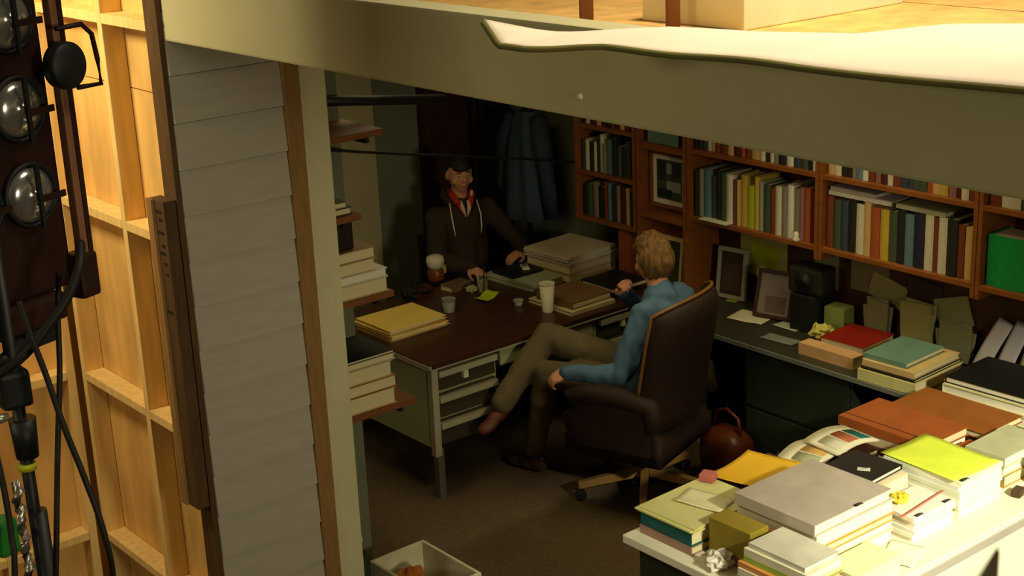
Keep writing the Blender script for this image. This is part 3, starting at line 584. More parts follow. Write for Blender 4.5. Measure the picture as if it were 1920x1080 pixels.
# ------------------------------------------------------------------ bright table in front
TX0, TX1, TY0, TY1, TZ = 3.52, 5.40, 2.865, 3.80, .75
tb = thing('work_table', 'pale steel table heaped with books nearest the camera', 'table', (4.46, 3.33, 0))
def tbox(nm, lo, hi, m, bv=.004): return G().box((lo[0]-4.46, lo[1]-3.33, lo[2]), (hi[0]-4.46, hi[1]-3.33, hi[2])).build(nm, m, tb, bevel=bv)
tbox('top', (TX0, TY0, .715), (TX1, TY1, TZ), M_table); tbox('edge_band', (TX0, TY0-.008, .69), (TX1, TY0, .722), M_tabletrim, 0)
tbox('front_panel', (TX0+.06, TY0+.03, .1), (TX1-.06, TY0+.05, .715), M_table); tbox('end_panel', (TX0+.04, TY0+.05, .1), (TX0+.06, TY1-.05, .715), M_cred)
for x in (TX0+.04, TX1-.09):
    for y in (TY0+.05, TY1-.1): tbox('leg', (x, y, 0), (x+.045, y+.045, .1), M_leg)
def pile(x0, x1, y0, y1, z, items, spine='x0', seed=0):
    rnd = random.Random(seed)
    for t, col, lab in items:
        j = lambda: rnd.uniform(-.006, .006)
        lying_book(x0+j(), x1+j(), y0+j(), y1+j(), z, t, col, lab, M_pagew if sum(col) > 480 else M_page, spine, rnd.uniform(-.015, .015)); z += t+.001
    return z
Z0 = TZ+.0005
zA = pile(3.585, 3.95, 3.49, 3.77, Z0, ((.035, (160, 126, 110), 'pinkish brown book at the bottom of the left table corner pile'), (.055, (14, 92, 92), 'thick teal book at the left corner of the table')), seed=1)
paper_stack(3.575, 3.955, 3.485, 3.775, zA+.001, .02, (222, 210, 140), 'pale yellow pad on top of the teal book', .02, 3, 'paper_pad', 'pad', seed=3)
zB = pile(4.0, 4.33, 3.51, 3.78, Z0, ((.06, (206, 190, 140), 'buff book under the golden envelope'), (.03, (90, 60, 30), 'dark brown book under the golden envelope')), seed=2)
def env(u, v):
    x, y = (u-.5)*.30, (v-.5)*.26; return (x, y, .003+.016*(2*u-1)**2+.016*(1-v)**2)
tag(G().sheet(env, 14, 14, .002).build('golden_envelope', cm((234, 182, 36), .6, .05), None, (4.13, 3.68, zB+.002), math.radians(8)), 'golden yellow envelope with curled corners on the table', 'envelope')
tag(G().box((-.03, -.03, 0), (.03, .03, .03)).build('eraser', cm((196, 110, 100)), None, (3.93, 3.74, zA+.023), .4, .006), 'small pink block at the rear of the yellow pad', 'eraser')
# pile under the grey book
zC = pile(3.775, 4.215, 3.065, 3.445, Z0, ((.05, (222, 214, 176), 'white binder at the bottom under the lilac grey book'), (.035, (214, 206, 160), 'cream book second under the lilac grey book'),
                                       (.03, (206, 150, 70), 'orange tan book just beneath the white pad in the table pile'), (.05, (226, 216, 184), 'white pad directly below the lilac grey book')), seed=4)
lying_book(3.765, 4.20, 3.07, 3.45, zC, .045, (186, 172, 156), 'large lilac grey hardback topmost on the table pile', M_pagew, 'x0')
tag(G().box((-.05, -.10, 0), (.05, .10, .155)).build('tan_box', [cm((150, 130, 40)), cm((206, 150, 80))][0], None, (3.69, 3.36, Z0), .02, .004), 'olive tan box beside the lilac grey book', 'box')
crumple((3.585, 3.36, Z0), .065, (220, 212, 196), 'crumpled white paper at the left table edge', seed=21, squash=.7)
# front left pile
zF = pile(3.54, 3.75, 2.93, 3.225, Z0, ((.03, (214, 208, 166), 'white book at the bottom of the front left table pile'), (.014, (120, 112, 70), 'thin olive book second in the front left table pile'), (.03, (222, 214, 178), 'thick white book third in the front left table pile'),
                                      (.02, (206, 140, 74), 'orange magazine fourth in the front left table pile')), seed=6)
zF = pile(3.56, 3.755, 2.93, 3.22, zF, ((.02, (150, 180, 70), 'light green book in the front left table pile'), (.03, (226, 222, 190), 'cream ledger on the light green book')), seed=7)
zF = pile(3.57, 3.75, 2.95, 3.2, zF, ((.018, (206, 200, 180), 'pale booklet topmost on the front left table pile'),), seed=9)
# white stacks along the near edge
paper_stack(4.25, 4.49, 3.0, 3.18, Z0, .10, (234, 228, 204), 'low white paper stack in the middle of the near table edge', -.03, 6, seed=32)
paper_stack(4.25, 4.49, 3.21, 3.46, Z0, .135, (230, 224, 180), 'cream paper stack under the black folder', .02, 6, seed=33)
paper_stack(4.53, 4.81, 3.0, 3.36, Z0, .15, (234, 230, 206), 'tall white stack carrying the lime sheet', .0, 8, seed=34)
loose_sheet((4.67, 3.19, Z0+.151), .28, .36, (222, 236, 70), 'large lime yellow sheet on the tall white stack', -.04, .004)
lying_book(4.27, 4.50, 3.24, 3.46, Z0+.136, .02, (38, 32, 26), 'black folder with white mark on the cream stack', M_pagew, 'x1', .05)
loose_sheet((4.36, 3.32, Z0+.1565), .03, .05, (200, 196, 180), 'tiny white label on the black folder', .6)
crumple((4.32, 3.12, Z0+.101), .045, (222, 200, 60), 'crumpled yellow tissue beside the lilac grey book', seed=24)
tag(G().sheet(lambda u, v: ((u-.5)*.3, (v-.5)*.012, .002), 4, 2, .001).build('red_ribbon', cm((206, 120, 100)), None, (4.37, 3.05, Z0+.1015), .1), 'thin red ribbon marker across the white papers', 'ribbon')
for k, (x, y, z, lab) in enumerate(((4.28, 3.004, .1005, 'black binder clip at the left of the low white stack'), (4.45, 3.004, .1005, 'black binder clip at the right of the low white stack'), (4.56, 3.004, .1525, 'black binder clip on the stack under the lime sheet'), (4.0, 3.066, .2165, 'black binder clip at the near side of the lilac grey book'))):
    r = thing('binder_clip', lab, 'clip', (x, y, Z0+z), 0, 'binder clips on the paper stacks'); G().add([(-.014, -.006, 0), (.014, -.006, 0), (.014, .012, 0), (-.014, .012, 0), (-.014, -.009, .011), (.014, -.009, .011)], [(0, 3, 2, 1), (0, 1, 5, 4), (4, 5, 2, 3), (0, 4, 3), (1, 2, 5)]).build('jaw', M_black, r)
    G().tube([(-.006, -.006, .008), (-.005, -.022, .013), (.005, -.022, .013), (.006, -.006, .008)], .0012, 6).build('wire_handle', M_leg, r)
paper_stack(3.785, 4.03, 2.895, 3.04, Z0, .075, (230, 222, 178), 'stack of cream pamphlets at the near edge beneath the lilac grey book', .01, 6, 'pamphlet_stack', seed=37)
loose_sheet((4.14, 2.97, Z0+.001), .17, .13, (234, 228, 196), 'loose white sheet lying at the near table edge', .35, .006, seed=2)
loose_sheet((4.93, 2.945, Z0+.001), .10, .06, (226, 226, 150), 'pale yellow slip near the dark stapler', .2, .004, seed=4)
loose_sheet((3.78, 3.62, zA+.0225), .13, .2, (226, 218, 170), 'cream sheet lying on the pale yellow pad', .25, .005, seed=5)
# magazines, binders at the rear of the table
zJ = pile(4.38, 4.72, 3.52, 3.78, Z0, ((.04, (196, 186, 150), 'grey cream book under the picture magazines'), (.03, (60, 30, 20), 'dark brown book under the picture magazines')), seed=41)
for k, (x, y, q, cols, lab) in enumerate(((4.46, 3.66, .3, [(168, 172, 130), (200, 160, 90)], 'glossy magazine with green and tan pictures'), (4.60, 3.62, -.15, [(206, 200, 170), (170, 96, 60), (30, 96, 92)], 'open magazine showing a brown and teal picture'))):
    r = thing('magazine', lab, 'magazine', (x, y, zJ+.001+.034*k), q*.6, 'picture magazines on the table')
    G().sheet(lambda u, v: ((u-.5)*.24, (v-.5)*.2, .01+.02*math.sin(u*math.pi)), 12, 4, .009).build('pages', cm((220, 212, 180), .4), r)
    for i, c in enumerate(cols): G().sheet(lambda u, v, i=i: (-.10+.07*i+u*.06, -.07+v*.11, .0115+.02*math.sin((.5+(-.10+.07*i+u*.06)/.24)*math.pi)), 6, 2, .001).build('printed_picture', cm(c, .4), r)
loose_sheet((4.74, 3.55, Z0+.001), .07, .3, (222, 216, 196), 'white sheet sticking out below the orange binder', .05, .01)
zK = pile(4.79, 5.08, 3.34, 3.79, Z0, ((.035, (70, 30, 14), 'dark maroon book under the orange brown binder'), (.045, (206, 186, 150), 'cream book under the orange brown binder')), seed=43)
lying_book(4.79, 5.07, 3.33, 3.79, zK, .04, (160, 84, 34), 'orange brown leather binder at the rear of the table', M_page, 'x0')
G().box((-.10, -.23, .0402), (-.09, .23, .0412)).build('stitched_groove', cm((120, 54, 20)), [x for x in COL.objects if x.type == 'EMPTY' and x.get('label', '').startswith('orange brown')][0])
zL = pile(5.14, 5.40, 3.30, 3.77, Z0, ((.05, (60, 36, 16), 'dark book under the brown leather portfolio'),), seed=44)
lying_book(5.13, 5.41, 3.29, 3.78, zL, .03, (150, 88, 34), 'brown leather portfolio beside the orange brown binder', M_page, 'y1')
tag(G().box((-.06, -.022, 0), (.06, .022, .09)).build('copper_tin', cm((170, 76, 24), .35), None, (4.97, 3.275, Z0), .0, .006), 'copper coloured tin in front of the orange brown binder', 'tin')
zM = pile(4.88, 5.18, 3.03, 3.22, Z0, ((.05, (170, 140, 80), 'tan book at the bottom of the right table pile'), (.035, (200, 196, 150), 'cream book in the middle of the right table pile'), (.045, (190, 188, 150), 'grey cream book topmost on the right table pile')), seed=46)
paper_stack(4.99, 5.3, 2.94, 3.0, Z0, .12, (234, 234, 220), 'narrow white paper block at the right of the table edge', 0, 5, seed=35)
tag(G().box((-.03, -.02, 0), (.03, .02, .03)).build('stapler', cm((70, 50, 30)), None, (4.87, 2.96, Z0), .2, .006), 'small dark brown stapler at the right near edge', 'stapler')

# ------------------------------------------------------------------ open box on the floor by the column
bx = thing('open_box', 'white rimmed open box with brown packing beside the column', 'box', (3.40, 4.975, 0), 0)
for lo, hi in (((-.15, -.22, 0), (-.135, .22, .2)), ((.135, -.22, 0), (.15, .22, .2)), ((-.135, -.22, 0), (.135, -.205, .2)), ((-.135, .205, 0), (.135, .22, .2))): G().box(lo, hi).build('side', cm((214, 208, 172)), bx, bevel=.003)
G().box((-.135, -.205, 0), (.135, .205, .01)).build('bottom', cm((120, 110, 84)), bx)
crumple((3.38, 5.05, .012), .09, (176, 104, 30), 'brown wrapped bundle inside the open box', 'wrapped_bundle', 33, 1.15, 'bundle')
lying_book(3.29, 3.50, 4.78, 4.92, .012, .12, (170, 170, 140), 'pale file lying inside the open box', M_pagew)
tag(G().box((-.06, -.12, 0), (.06, .12, .30)).build('green_crate', cm((50, 56, 34)), None, (3.13, 5.22, 0), .0, .006), 'dark green crate on the floor behind the column', 'crate')

# ------------------------------------------------------------------ swivel chair of the man in blue
CH = thing('swivel_chair', 'high backed dark brown leather swivel chair of the man in blue', 'chair', (4.93, 5.14, 0), math.radians(18.7))
# local: +y faces the desk, x to the right
def backfn(u, v):
    x = (u-.5)*.64*(1-.10*(2*abs(v-.45))**3); return x, v
g = G(); nu, nv = 24, 22; vs = []
for k in (0, 1):
    for j in range(nv+1):
        for i in range(nu+1):
            u, v = i/nu, j/nv; x = (u-.5)*.64*(1-.12*max(0, v-.8)*5*.5)
            wrap = .13*(2*abs(u-.5))**2.4
            tuft = .012*math.cos((u*5+.5*(int(v*6) % 2))*2*math.pi)*math.cos(v*6*2*math.pi) if k == 0 else 0
            edge = min(1, min(u, 1-u, v, 1-v)*9)
            y = -.225-.11*v+wrap+((.055*edge**.5+tuft*edge) if k == 0 else -.05*edge**.5)
            vs.append((x, y, .44+v*.70-.06*(2*abs(u-.5))**3*v))
N = (nu+1)*(nv+1); fs = []
for j in range(nv):
    for i in range(nu):
        a = j*(nu+1)+i; fs.append((a, a+nu+1, a+nu+2, a+1)); fs.append((N+a+1, N+a+nu+2, N+a+nu+1, N+a))
ring = [i for i in range(nu+1)]+[j*(nu+1)+nu for j in range(1, nv+1)]+[nv*(nu+1)+i for i in range(nu-1, -1, -1)]+[j*(nu+1) for j in range(nv-1, 0, -1)]
for a, b in zip(ring, ring[1:]+ring[:1]): fs.append((a, b, N+b, N+a))
G().add(vs, fs, 0, True).build('backrest', M_leather, CH)
top = [Vector(vs[nv*(nu+1)+i])+Vector((0, .0, .004)) for i in range(nu+1)]
G().tube([Vector(vs[j*(nu+1)])for j in range(8, nv)]+top+[Vector(vs[j*(nu+1)+nu]) for j in range(nv-1, 8, -1)], .009, 8).build('piping', M_piping, CH)['label'] = 'golden brown piping'
g = G(); 
def seatf(u, v):
    e = min(1, min(u, 1-u, v, 1-v)*7)**.5; return ((u-.5)*.60, -.24+v*.54, .395+.065*e+.008*math.sin(u*12)*math.sin(v*12))
g.sheet(seatf, 20, 20, .10).build('seat', M_leather, CH)
for s in (-1, 1):
    g = G(); X = Matrix.Translation((s*.315, 0, 0))
    pts = [(0, -.22, .50), (0, -.20, .62), (0, -.05, .645), (0, .14, .64), (0, .235, .61), (0, .25, .52), (0, .22, .40)]
    g.tube([Vector(p)+Vector((s*.315, 0, 0)) for p in pts], [.045, .05, .052, .052, .05, .045, .04], 12).build('armrest', M_leather, CH)
    G().box((s*.315-.025, -.20, .36), (s*.315+.025, .22, .62)).build('side_panel', M_leather, CH, bevel=.012)
G().cyl((0, 0, .10), (0, 0, .30), .028).build('gas_column', M_black, CH); G().box((-.12, -.12, .27), (.12, .12, .30)).build('mechanism', M_black, CH, bevel=.01)
for k in range(5):
    a = math.radians(-18.7+152+72*k); c, s_ = math.cos(a), math.sin(a)
    lg = G().add([(.03, -.022, .10), (.03, .022, .10), (.03, .022, .155), (.03, -.022, .155), (.36, -.017, .07), (.36, .017, .07), (.36, .017, .105), (.36, -.017, .105)], [(0, 1, 2, 3), (4, 7, 6, 5), (0, 4, 5, 1), (1, 5, 6, 2), (2, 6, 7, 3), (3, 7, 4, 0)], 0, False, Matrix.Rotation(a, 4, 'Z')).build('base_leg', M_chairwood, CH, bevel=.005)
    G().cyl((.345*c-.012*s_, .345*s_+.012*c, .03), (.345*c+.012*s_, .345*s_-.012*c, .03), .03).build('caster', M_black, lg)
# chair of the young man
YC = thing('office_chair', 'plain dark chair under the young man behind the desk', 'chair', (5.38, 7.20, 0), math.pi-.1)
G().box((-.22, -.22, .355), (.22, .22, .395)).build('seat', M_blackcloth, YC, bevel=.02); G().box((-.2, -.25, .55), (.2, -.21, .9)).build('backrest', M_blackcloth, YC, bevel=.02)
for x in (-.19, .19):
    for y in (-.19, .19): G().cyl((x, y, 0), (x*.95, y*.95, .355), .014).build('leg', M_black, YC)
    G().cyl((x*.9, -.215, .38), (x*.9, -.235, .6), .012).build('back_support', M_black, YC)
# red brown bag on the floor behind the swivel chair
bg = thing('leather_bag', 'red brown leather bag with buckles on the floor beside the swivel chair', 'bag', (5.345, 4.95, 0), 1.5)
def bagf(u, v):
    a = u*2*math.pi; e = (1-abs(2*v-1)**4)**.5 if v > .5 else 1-.15*(1-2*v)**2
    c, s_ = math.cos(a), math.sin(a); p = (abs(c)**.6*math.copysign(1, c), abs(s_)**.6*math.copysign(1, s_))
    return (p[0]*.15*max(e, .25), p[1]*.10*max(e, .2), v*.30)
nu, nv = 36, 14; vs = [bagf(i/nu, j/nv) for j in range(nv+1) for i in range(nu)]
G().add(vs, [(j*nu+i, j*nu+(i+1) % nu, (j+1)*nu+(i+1) % nu, (j+1)*nu+i) for j in range(nv) for i in range(nu)]+[tuple(nv*nu+i for i in range(nu)), tuple(range(nu-1, -1, -1))], 0, True).build('body', cm((84, 36, 16), .4), bg)
G().tube([(-.1, 0, .29), (-.08, 0, .37), (0, 0, .40), (.08, 0, .37), (.1, 0, .29)], .01).build('handle', cm((84, 34, 14), .35), bg)
for x in (-.08, .08): G().box((x-.012, -.112, .10), (x+.012, -.095, .13)).build('buckle', mat('brass', S(206, 160, 80), .3, .1, metal=.8), bg)

# ------------------------------------------------------------------ people
DG = lambda o: bpy.context.evaluated_depsgraph_get()
def bake(o):
    dg = bpy.context.evaluated_depsgraph_get(); dg.update()
    me = bpy.data.meshes.new_from_object(o.evaluated_get(dg)); old = o.data; bpy.data.objects.remove(o); bpy.data.meshes.remove(old); return me
LAT = Vector((1, 0, 0))
def skin(chains, sub=2):
    """chains: lists of (x,y,z,r); tapered round-ended limbs along each chain, fused later by remeshing"""
    n = 16 if sub > 1 else 10; g = G()
    for ch in chains:
        for (x0, y0, z0, r0), (x1, y1, z1, r1) in zip(ch[:-1], ch[1:]):
            p0, p1 = Vector((x0, y0, z0)), Vector((x1, y1, z1)); d = (p1-p0)
            if d.length < 1e-5: continue
            d.normalize(); a = LAT-d*LAT.dot(d)
            a = a.normalized() if a.length > .2 else d.orthogonal().normalized(); b = d.cross(a)
            R0 = r0 if isinstance(r0, tuple) else (r0, r0); R1 = r1 if isinstance(r1, tuple) else (r1, r1)
            rings = []
            for k in range(5): q = (k/4-1)*math.pi/2; rings.append((p0+d*(math.sin(q)*min(R0)), math.cos(q), R0))
            for k in range(5): q = k/4*math.pi/2; rings.append((p1+d*(math.sin(q)*min(R1)), math.cos(q), R1))
            vs = [c+a*(max(f, .02)*R[0]*math.cos(2*math.pi*i/n))+b*(max(f, .02)*R[1]*math.sin(2*math.pi*i/n)) for c, f, R in rings for i in range(n)]
            m = len(rings)
            g.add(vs, [(k*n+i, k*n+(i+1) % n, (k+1)*n+(i+1) % n, (k+1)*n+i) for k in range(m-1) for i in range(n)]+[tuple(range(n-1, -1, -1)), tuple((m-1)*n+i for i in range(n))])
    me = bpy.data.meshes.new('limb'); me.from_pydata(g.v, [], g.f); return me
def merge(meshes):
    bm = bmesh.new()
    for m in meshes: bm.from_mesh(m); bpy.data.meshes.remove(m)
    me = bpy.data.meshes.new('m'); bm.to_mesh(me); bm.free(); return me
def remesh(me, vox, smooth=3):
    o = bpy.data.objects.new('tmp', me); COL.objects.link(o)
    md = o.modifiers.new('r', 'REMESH'); md.mode = 'VOXEL'; md.voxel_size = vox; md.use_smooth_shade = True
    if smooth: sm = o.modifiers.new('s', 'SMOOTH'); sm.factor = .5; sm.iterations = smooth
    return bake(o)
def wrinkle(me, amp, sc, seed=0):
    nn = [v.normal.copy() for v in me.vertices]
    for i, v in enumerate(me.vertices):
        n = noise.noise(Vector((v.co.x*sc+seed, v.co.y*sc, v.co.z*sc*.55)))+.5*noise.noise(Vector((v.co.x*sc*2.3, v.co.y*sc*2.3+seed, v.co.z*sc*1.2)))
        v.co += nn[i]*amp*n
    return me
def place(me, name, m, parent, inv):
    me.transform(inv); me.name = name
    for p in me.polygons: p.use_smooth = True
    me.materials.clear(); me.materials.append(m); return link(name, me, parent)
def headframe(c, fwd, up=(0, 0, 1)):
    f = Vector(fwd).normalized(); u = Vector(up); r = f.cross(u).normalized(); u = r.cross(f).normalized()
    return Matrix(((r.x, f.x, u.x, c[0]), (r.y, f.y, u.y, c[1]), (r.z, f.z, u.z, c[2]), (0, 0, 0, 1)))
def ell(X, c, s, n=2, rot=None):
    bm = bmesh.new(); bmesh.ops.create_icosphere(bm, subdivisions=n, radius=1)
    M = X @ Matrix.Translation(c) @ (rot or Matrix()) @ Matrix.Diagonal((*s, 1)); bmesh.ops.transform(bm, matrix=M, verts=bm.verts)
    me = bpy.data.meshes.new('e'); bm.to_mesh(me); bm.free(); return me
def headshape(p):
    """unit sphere direction -> head surface (x right, y forward, z up), head 0.235 tall"""
    x, y, z = p
    X, Y, Z = x*.076, y*.098, z*.118
    if z < 0:
        k = (-z)**1.3; X *= 1-.34*k; Y = Y*(1-.30*k)+.026*k if y > 0 else Y*(1-.45*k)+.012*k
    if y > 0: Y -= .010*max(0, 1-abs(z)*1.2)*(x*x)
    if y > .5 and -.05 < z < .28: Y -= .007*math.exp(-((abs(x)-.42)/.2)**2)*math.exp(-((z-.08)/.13)**2)   # eye sockets
    if y > .5: Y += .004*math.exp(-((z-.30)/.10)**2)+.004*math.exp(-((z+.75)/.15)**2)*math.exp(-(x/.3)**2)
    return Vector((X, Y, Z))
def head(X):
    bm = bmesh.new(); bmesh.ops.create_uvsphere(bm, u_segments=40, v_segments=30, radius=1)
    for v in bm.verts: v.co = X @ headshape(v.co.normalized())
    me = bpy.data.meshes.new('h'); bm.to_mesh(me); bm.free()
    ms = [me, ell(X, (0, .100, -.022), (.013, .017, .013)), ell(X, (0, .097, .0), (.008, .010, .026), rot=Matrix.Rotation(-.25, 4, 'X')), ell(X, (-.010, .095, -.026), (.008, .009, .007)), ell(X, (.010, .095, -.026), (.008, .009, .007)),
          ell(X, (0, .089, -.052), (.021, .010, .005)), ell(X, (0, .088, -.062), (.018, .010, .006))]
    for s in (-1, 1):
        ms.append(ell(X, (s*.078, -.006, -.006), (.009, .019, .031), rot=Matrix.Rotation(-.2, 4, 'X')))
        ms.append(ell(X, (s*.05, .052, -.03), (.022, .026, .026)))
    return ms
def hair(X, grow, hairline, back, seed, spikes=.012, part_name='hair'):
    bm = bmesh.new(); bmesh.ops.create_uvsphere(bm, u_segments=64, v_segments=48, radius=1); kill = []
    for v in bm.verts:
        d = v.co.normalized(); lim = hairline if d.y > .25 else (hairline+(back-hairline)*min(1, (.25-d.y)/.7))
        lim += .10*noise.noise(Vector((d.x*7+seed, d.y*7, 1)));  side = .10 if (abs(d.x) > .75 and d.y > -.2) else 0
        p = headshape(d); n = noise.noise(Vector((d.x*9+seed, d.y*9, d.z*2.5)))+.6*noise.noise(Vector((d.x*21, d.y*21+seed, d.z*6)))
        h = max(0, min(1, (d.z-lim-side)/.16)); v.co = X @ (p*(1+h*(grow+spikes*6*n*.5))-d*(0.008*(1-h)))
    me = bpy.data.meshes.new('hair'); bm.to_mesh(me); bm.free(); return me
def hand(w, d, n, side, curl=.5, spread=.06, s=1.0, thumb=1):
    """w wrist, d pointing direction, n back-of-hand normal. palm plus five bent fingers"""
    w, d, n = Vector(w), Vector(d).normalized(), Vector(n); n = (n-d*n.dot(d)).normalized(); sd = d.cross(n)*side
    ms = []; P = lambda a, b, c: w+d*a*s+sd*b*s+n*c*s
    pal = [[(*P(-.02, 0, 0), (.022, .03)), (*P(.03, 0, 0), (.016, .036)), (*P(.08, 0, 0), (.013, .04))]]
    q = Matrix((sd, d, n)).transposed()
    bm = bmesh.new(); bmesh.ops.create_icosphere(bm, subdivisions=3, radius=1)
    for v in bm.verts:
        c = v.co; v.co = w+q @ Vector((c.x*.041*s*(1+.12*c.y), (.045+c.y*.052)*s, c.z*.016*s))
    me = bpy.data.meshes.new('p'); bm.to_mesh(me); bm.free(); ms.append(me)
    for k, (b, L) in enumerate(((.030, .075), (.010, .085), (-.010, .078), (-.029, .060))):
        c = curl*(1+.12*k); p = P(.075, b, 0); ang = 0; ch = [(*P(.05, b*.9, 0), .0095*s)]; ch.append((*p, .0092*s)); dirv = (d+sd*(b*spread*12)).normalized()
        for j, fr in enumerate((.45, .31, .24)):
            ang += c*(.9 if j == 0 else 1.0); v = dirv*math.cos(ang)-n*math.sin(ang); p = p+v*L*fr*s; ch.append((*p, (.0085-.0009*j)*s))
        ms.append(skin([ch], 1))
    p0 = P(.018, .030, -.004); p1 = P(.045, .052, -.012); p2 = P(.070, .058, -.022); p3 = P(.092, .054, -.030)
    ms.append(skin([[(*p0, .013*s), (*p1, .0115*s), (*p2, .010*s), (*p3, .008*s)]], 1))
    return ms
def face_parts(X, parent, inv, brow, iris):
    for s in (-1, 1):
        e = place(ell(X, (s*.031, .080, .008), (.0125, .0125, .0105), 3), 'eye', cm((214, 206, 190), .2), parent, inv)
        pl = place(ell(X, (s*.031+.001, .0905, .008), (.0055, .0025, .0055), 2), 'iris', cm(iris, .2), e, Matrix())
        pl.data.transform(inv)
        place(ell(X, (s*.032, .0905, .027), (.018, .004, .0035), 2, Matrix.Rotation(-s*.12, 4, 'Y')), 'eyebrow', cm(brow), parent, inv)
    place(ell(X, (0, .0955, -.0565), (.018, .003, .004), 2), 'lips', cm((168, 92, 76)), parent, inv)

# --- the man in the blue shirt
LAT = Vector((.95, .31, 0))
pA = thing('person', 'grey brown haired man in blue shirt, chin on hand, legs crossed in swivel chair', 'person', (4.95, 5.2, 0)); iA = Matrix.Translation((-4.95, -5.2, 0))
hip, belly, chest, neckb = (4.97, 5.17, .60), (4.99, 5.11, .72), (5.015, 5.09, .92), (5.035, 5.125, 1.085)
XA = headframe((5.05, 5.185, 1.222), (.10, .98, -.10))
nk = (5.04, 5.15, 1.15)
lh, rh = (4.87, 5.23, .575), (5.05, 5.27, .585); lk, rk = (4.68, 5.60, .60), (4.765, 5.70, .765); la, ra = (4.685, 5.74, .14), (4.455, 5.715, .475)
ls, rs = (4.86, 5.045, 1.005), (5.195, 5.14, 1.01); le, re_ = (4.725, 5.08, .735), (5.21, 5.36, .80); lw, rw = (4.575, 5.315, .715), (5.03, 5.375, 1.02)
body = [[(*hip, .11), (*belly, .105), (*chest, .12), (*neckb, .06), (*nk, .052), (5.045, 5.17, 1.22, .05)],
        [(*hip, .11), (*lh, .07), (*lk, .05), (*la, .036)], [(*hip, .11), (*rh, .07), (*rk, .05), (*ra, .036)],
        [(*chest, .12), (*ls, .055), (*le, .038), (*lw, .026)], [(*chest, .12), (*rs, .055), (*re_, .038), (*rw, .026)]]
parts = [skin(body)]+head(XA)
parts += hand(lw, (-.62, .62, -.35), (-.35, -.2, .9), 1, .55)
parts += hand(rw, (-.45, -.35, .85), (.25, .95, .25), 1, .8, .04)
place(remesh(merge(parts), .006), 'body', M_skin2, pA, iA)
sh = [[(*hip, (.15, .125)), (*belly, (.155, .13)), (*chest, (.165, .135)), (5.03, 5.11, 1.04, .09), (*neckb, .066)],
      [(*chest, (.165, .135)), (*ls, .078), ((ls[0]+le[0])/2-.01, (ls[1]+le[1])/2, (ls[2]+le[2])/2, .064), (*le, .058), ((le[0]+lw[0])/2, (le[1]+lw[1])/2, .72, .05), (*lw, .042)],
      [(*chest, (.165, .135)), (*rs, .078), (*re_, .056), (*rw, .042)]]
place(wrinkle(remesh(merge([skin(sh)]), .009, 2), .012, 13, 3), 'shirt', cm((82, 112, 138), .85, .1), pA, iA)
G().tube([XA @ Vector((.062*math.cos(a), -.028+.058*math.sin(a), -.142-.012*math.sin(a))) for a in [i*2*math.pi/20 for i in range(21)]], .014, 8).build('collar', cm((82, 112, 138), .85, .1), pA, (-4.95, -5.2, 0))
tr = [[(*hip, (.15, .13)), (*lh, .098), ((lh[0]+lk[0])/2, (lh[1]+lk[1])/2, .60, .088), (*lk, .074), ((lk[0]+la[0])/2+.0, (lk[1]+la[1])/2, .37, .068), (*la, .058)],
      [(*hip, (.15, .13)), (*rh, .098), ((rh[0]+rk[0])/2, (rh[1]+rk[1])/2, .69, .09), (*rk, .076), ((rk[0]+ra[0])/2, (rk[1]+ra[1])/2+.0, .62, .07), (*ra, .058)]]
place(wrinkle(remesh(merge([skin(tr)]), .009, 2), .010, 11, 8), 'trousers', cm((102, 90, 62), .9, .1), pA, iA)
def shoe(a, d, L=.27):
    a, d = Vector(a), Vector(d).normalized(); up = Vector((0, 0, 1)); up = (up-d*up.dot(d)).normalized(); sd = d.cross(up)
    ms = []
    for c, s in (((-.03, 0, -.03), (.055, .04, .05)), ((.05, 0, -.05), (.08, .042, .035)), ((.13, 0, -.06), (.07, .045, .028)), ((.0, 0, -.03), (.05, .038, .055))):
        M = Matrix((d, sd, up)).transposed().to_4x4(); M.translation = a; ms.append(ell(M, c, s, 3))
    return remesh(merge(ms), .006, 3)
place(shoe(ra, (-.86, -.12, -.28)), 'shoe', cm((96, 48, 24), .45), pA, iA); place(shoe((la[0], la[1], .092), (-.15, 1, 0)), 'shoe', cm((70, 52, 34), .4), pA, iA)
place(hair(XA, .30, .30, -.85, 4, .035), 'hair', mat('brown_hair', S(120, 88, 44), .65, .5, 60, .5, stretch=(1, 1, .25)), pA, iA)
face_parts(XA, pA, iA, (96, 70, 40), (60, 70, 80))
G().tube([XA @ Vector(p) for p in ((.08, .0, .012), (.081, .05, .014), (.06, .092, .012))], .0016, 6).build('glasses_arm', M_black, pA, (-4.95, -5.2, 0))

# --- the young man behind the desk
LAT = Vector((1, -.05, 0))
pB = thing('person', 'young dark haired person in brown hooded jacket seated behind the desk', 'person', (5.38, 7.2, 0)); iB = Matrix.Translation((-5.38, -7.2, 0))
XB = headframe((5.365, 7.20, 1.305), (-.30, -.95, -.06))
hip, belly, chest, nb = (5.38, 7.2, .54), (5.38, 7.2, .75), (5.375, 7.21, .97), (5.37, 7.215, 1.12)
ls, rs = (5.545, 7.19, 1.05), (5.20, 7.23, 1.05); le, re_ = (5.64, 7.0, .84), (5.06, 7.06, .84); lw, rw = (5.50, 6.72, .84), (5.17, 6.76, .84)
lh, rh = (5.46, 7.15, .52), (5.29, 7.15, .52); lk, rk = (5.50, 6.76, .56), (5.24, 6.76, .56); la, ra = (5.50, 6.74, .12), (5.24, 6.74, .12)
le = (5.66, 7.02, .85); lw = (5.565, 6.85, .835); rw = (5.12, 6.80, .835)
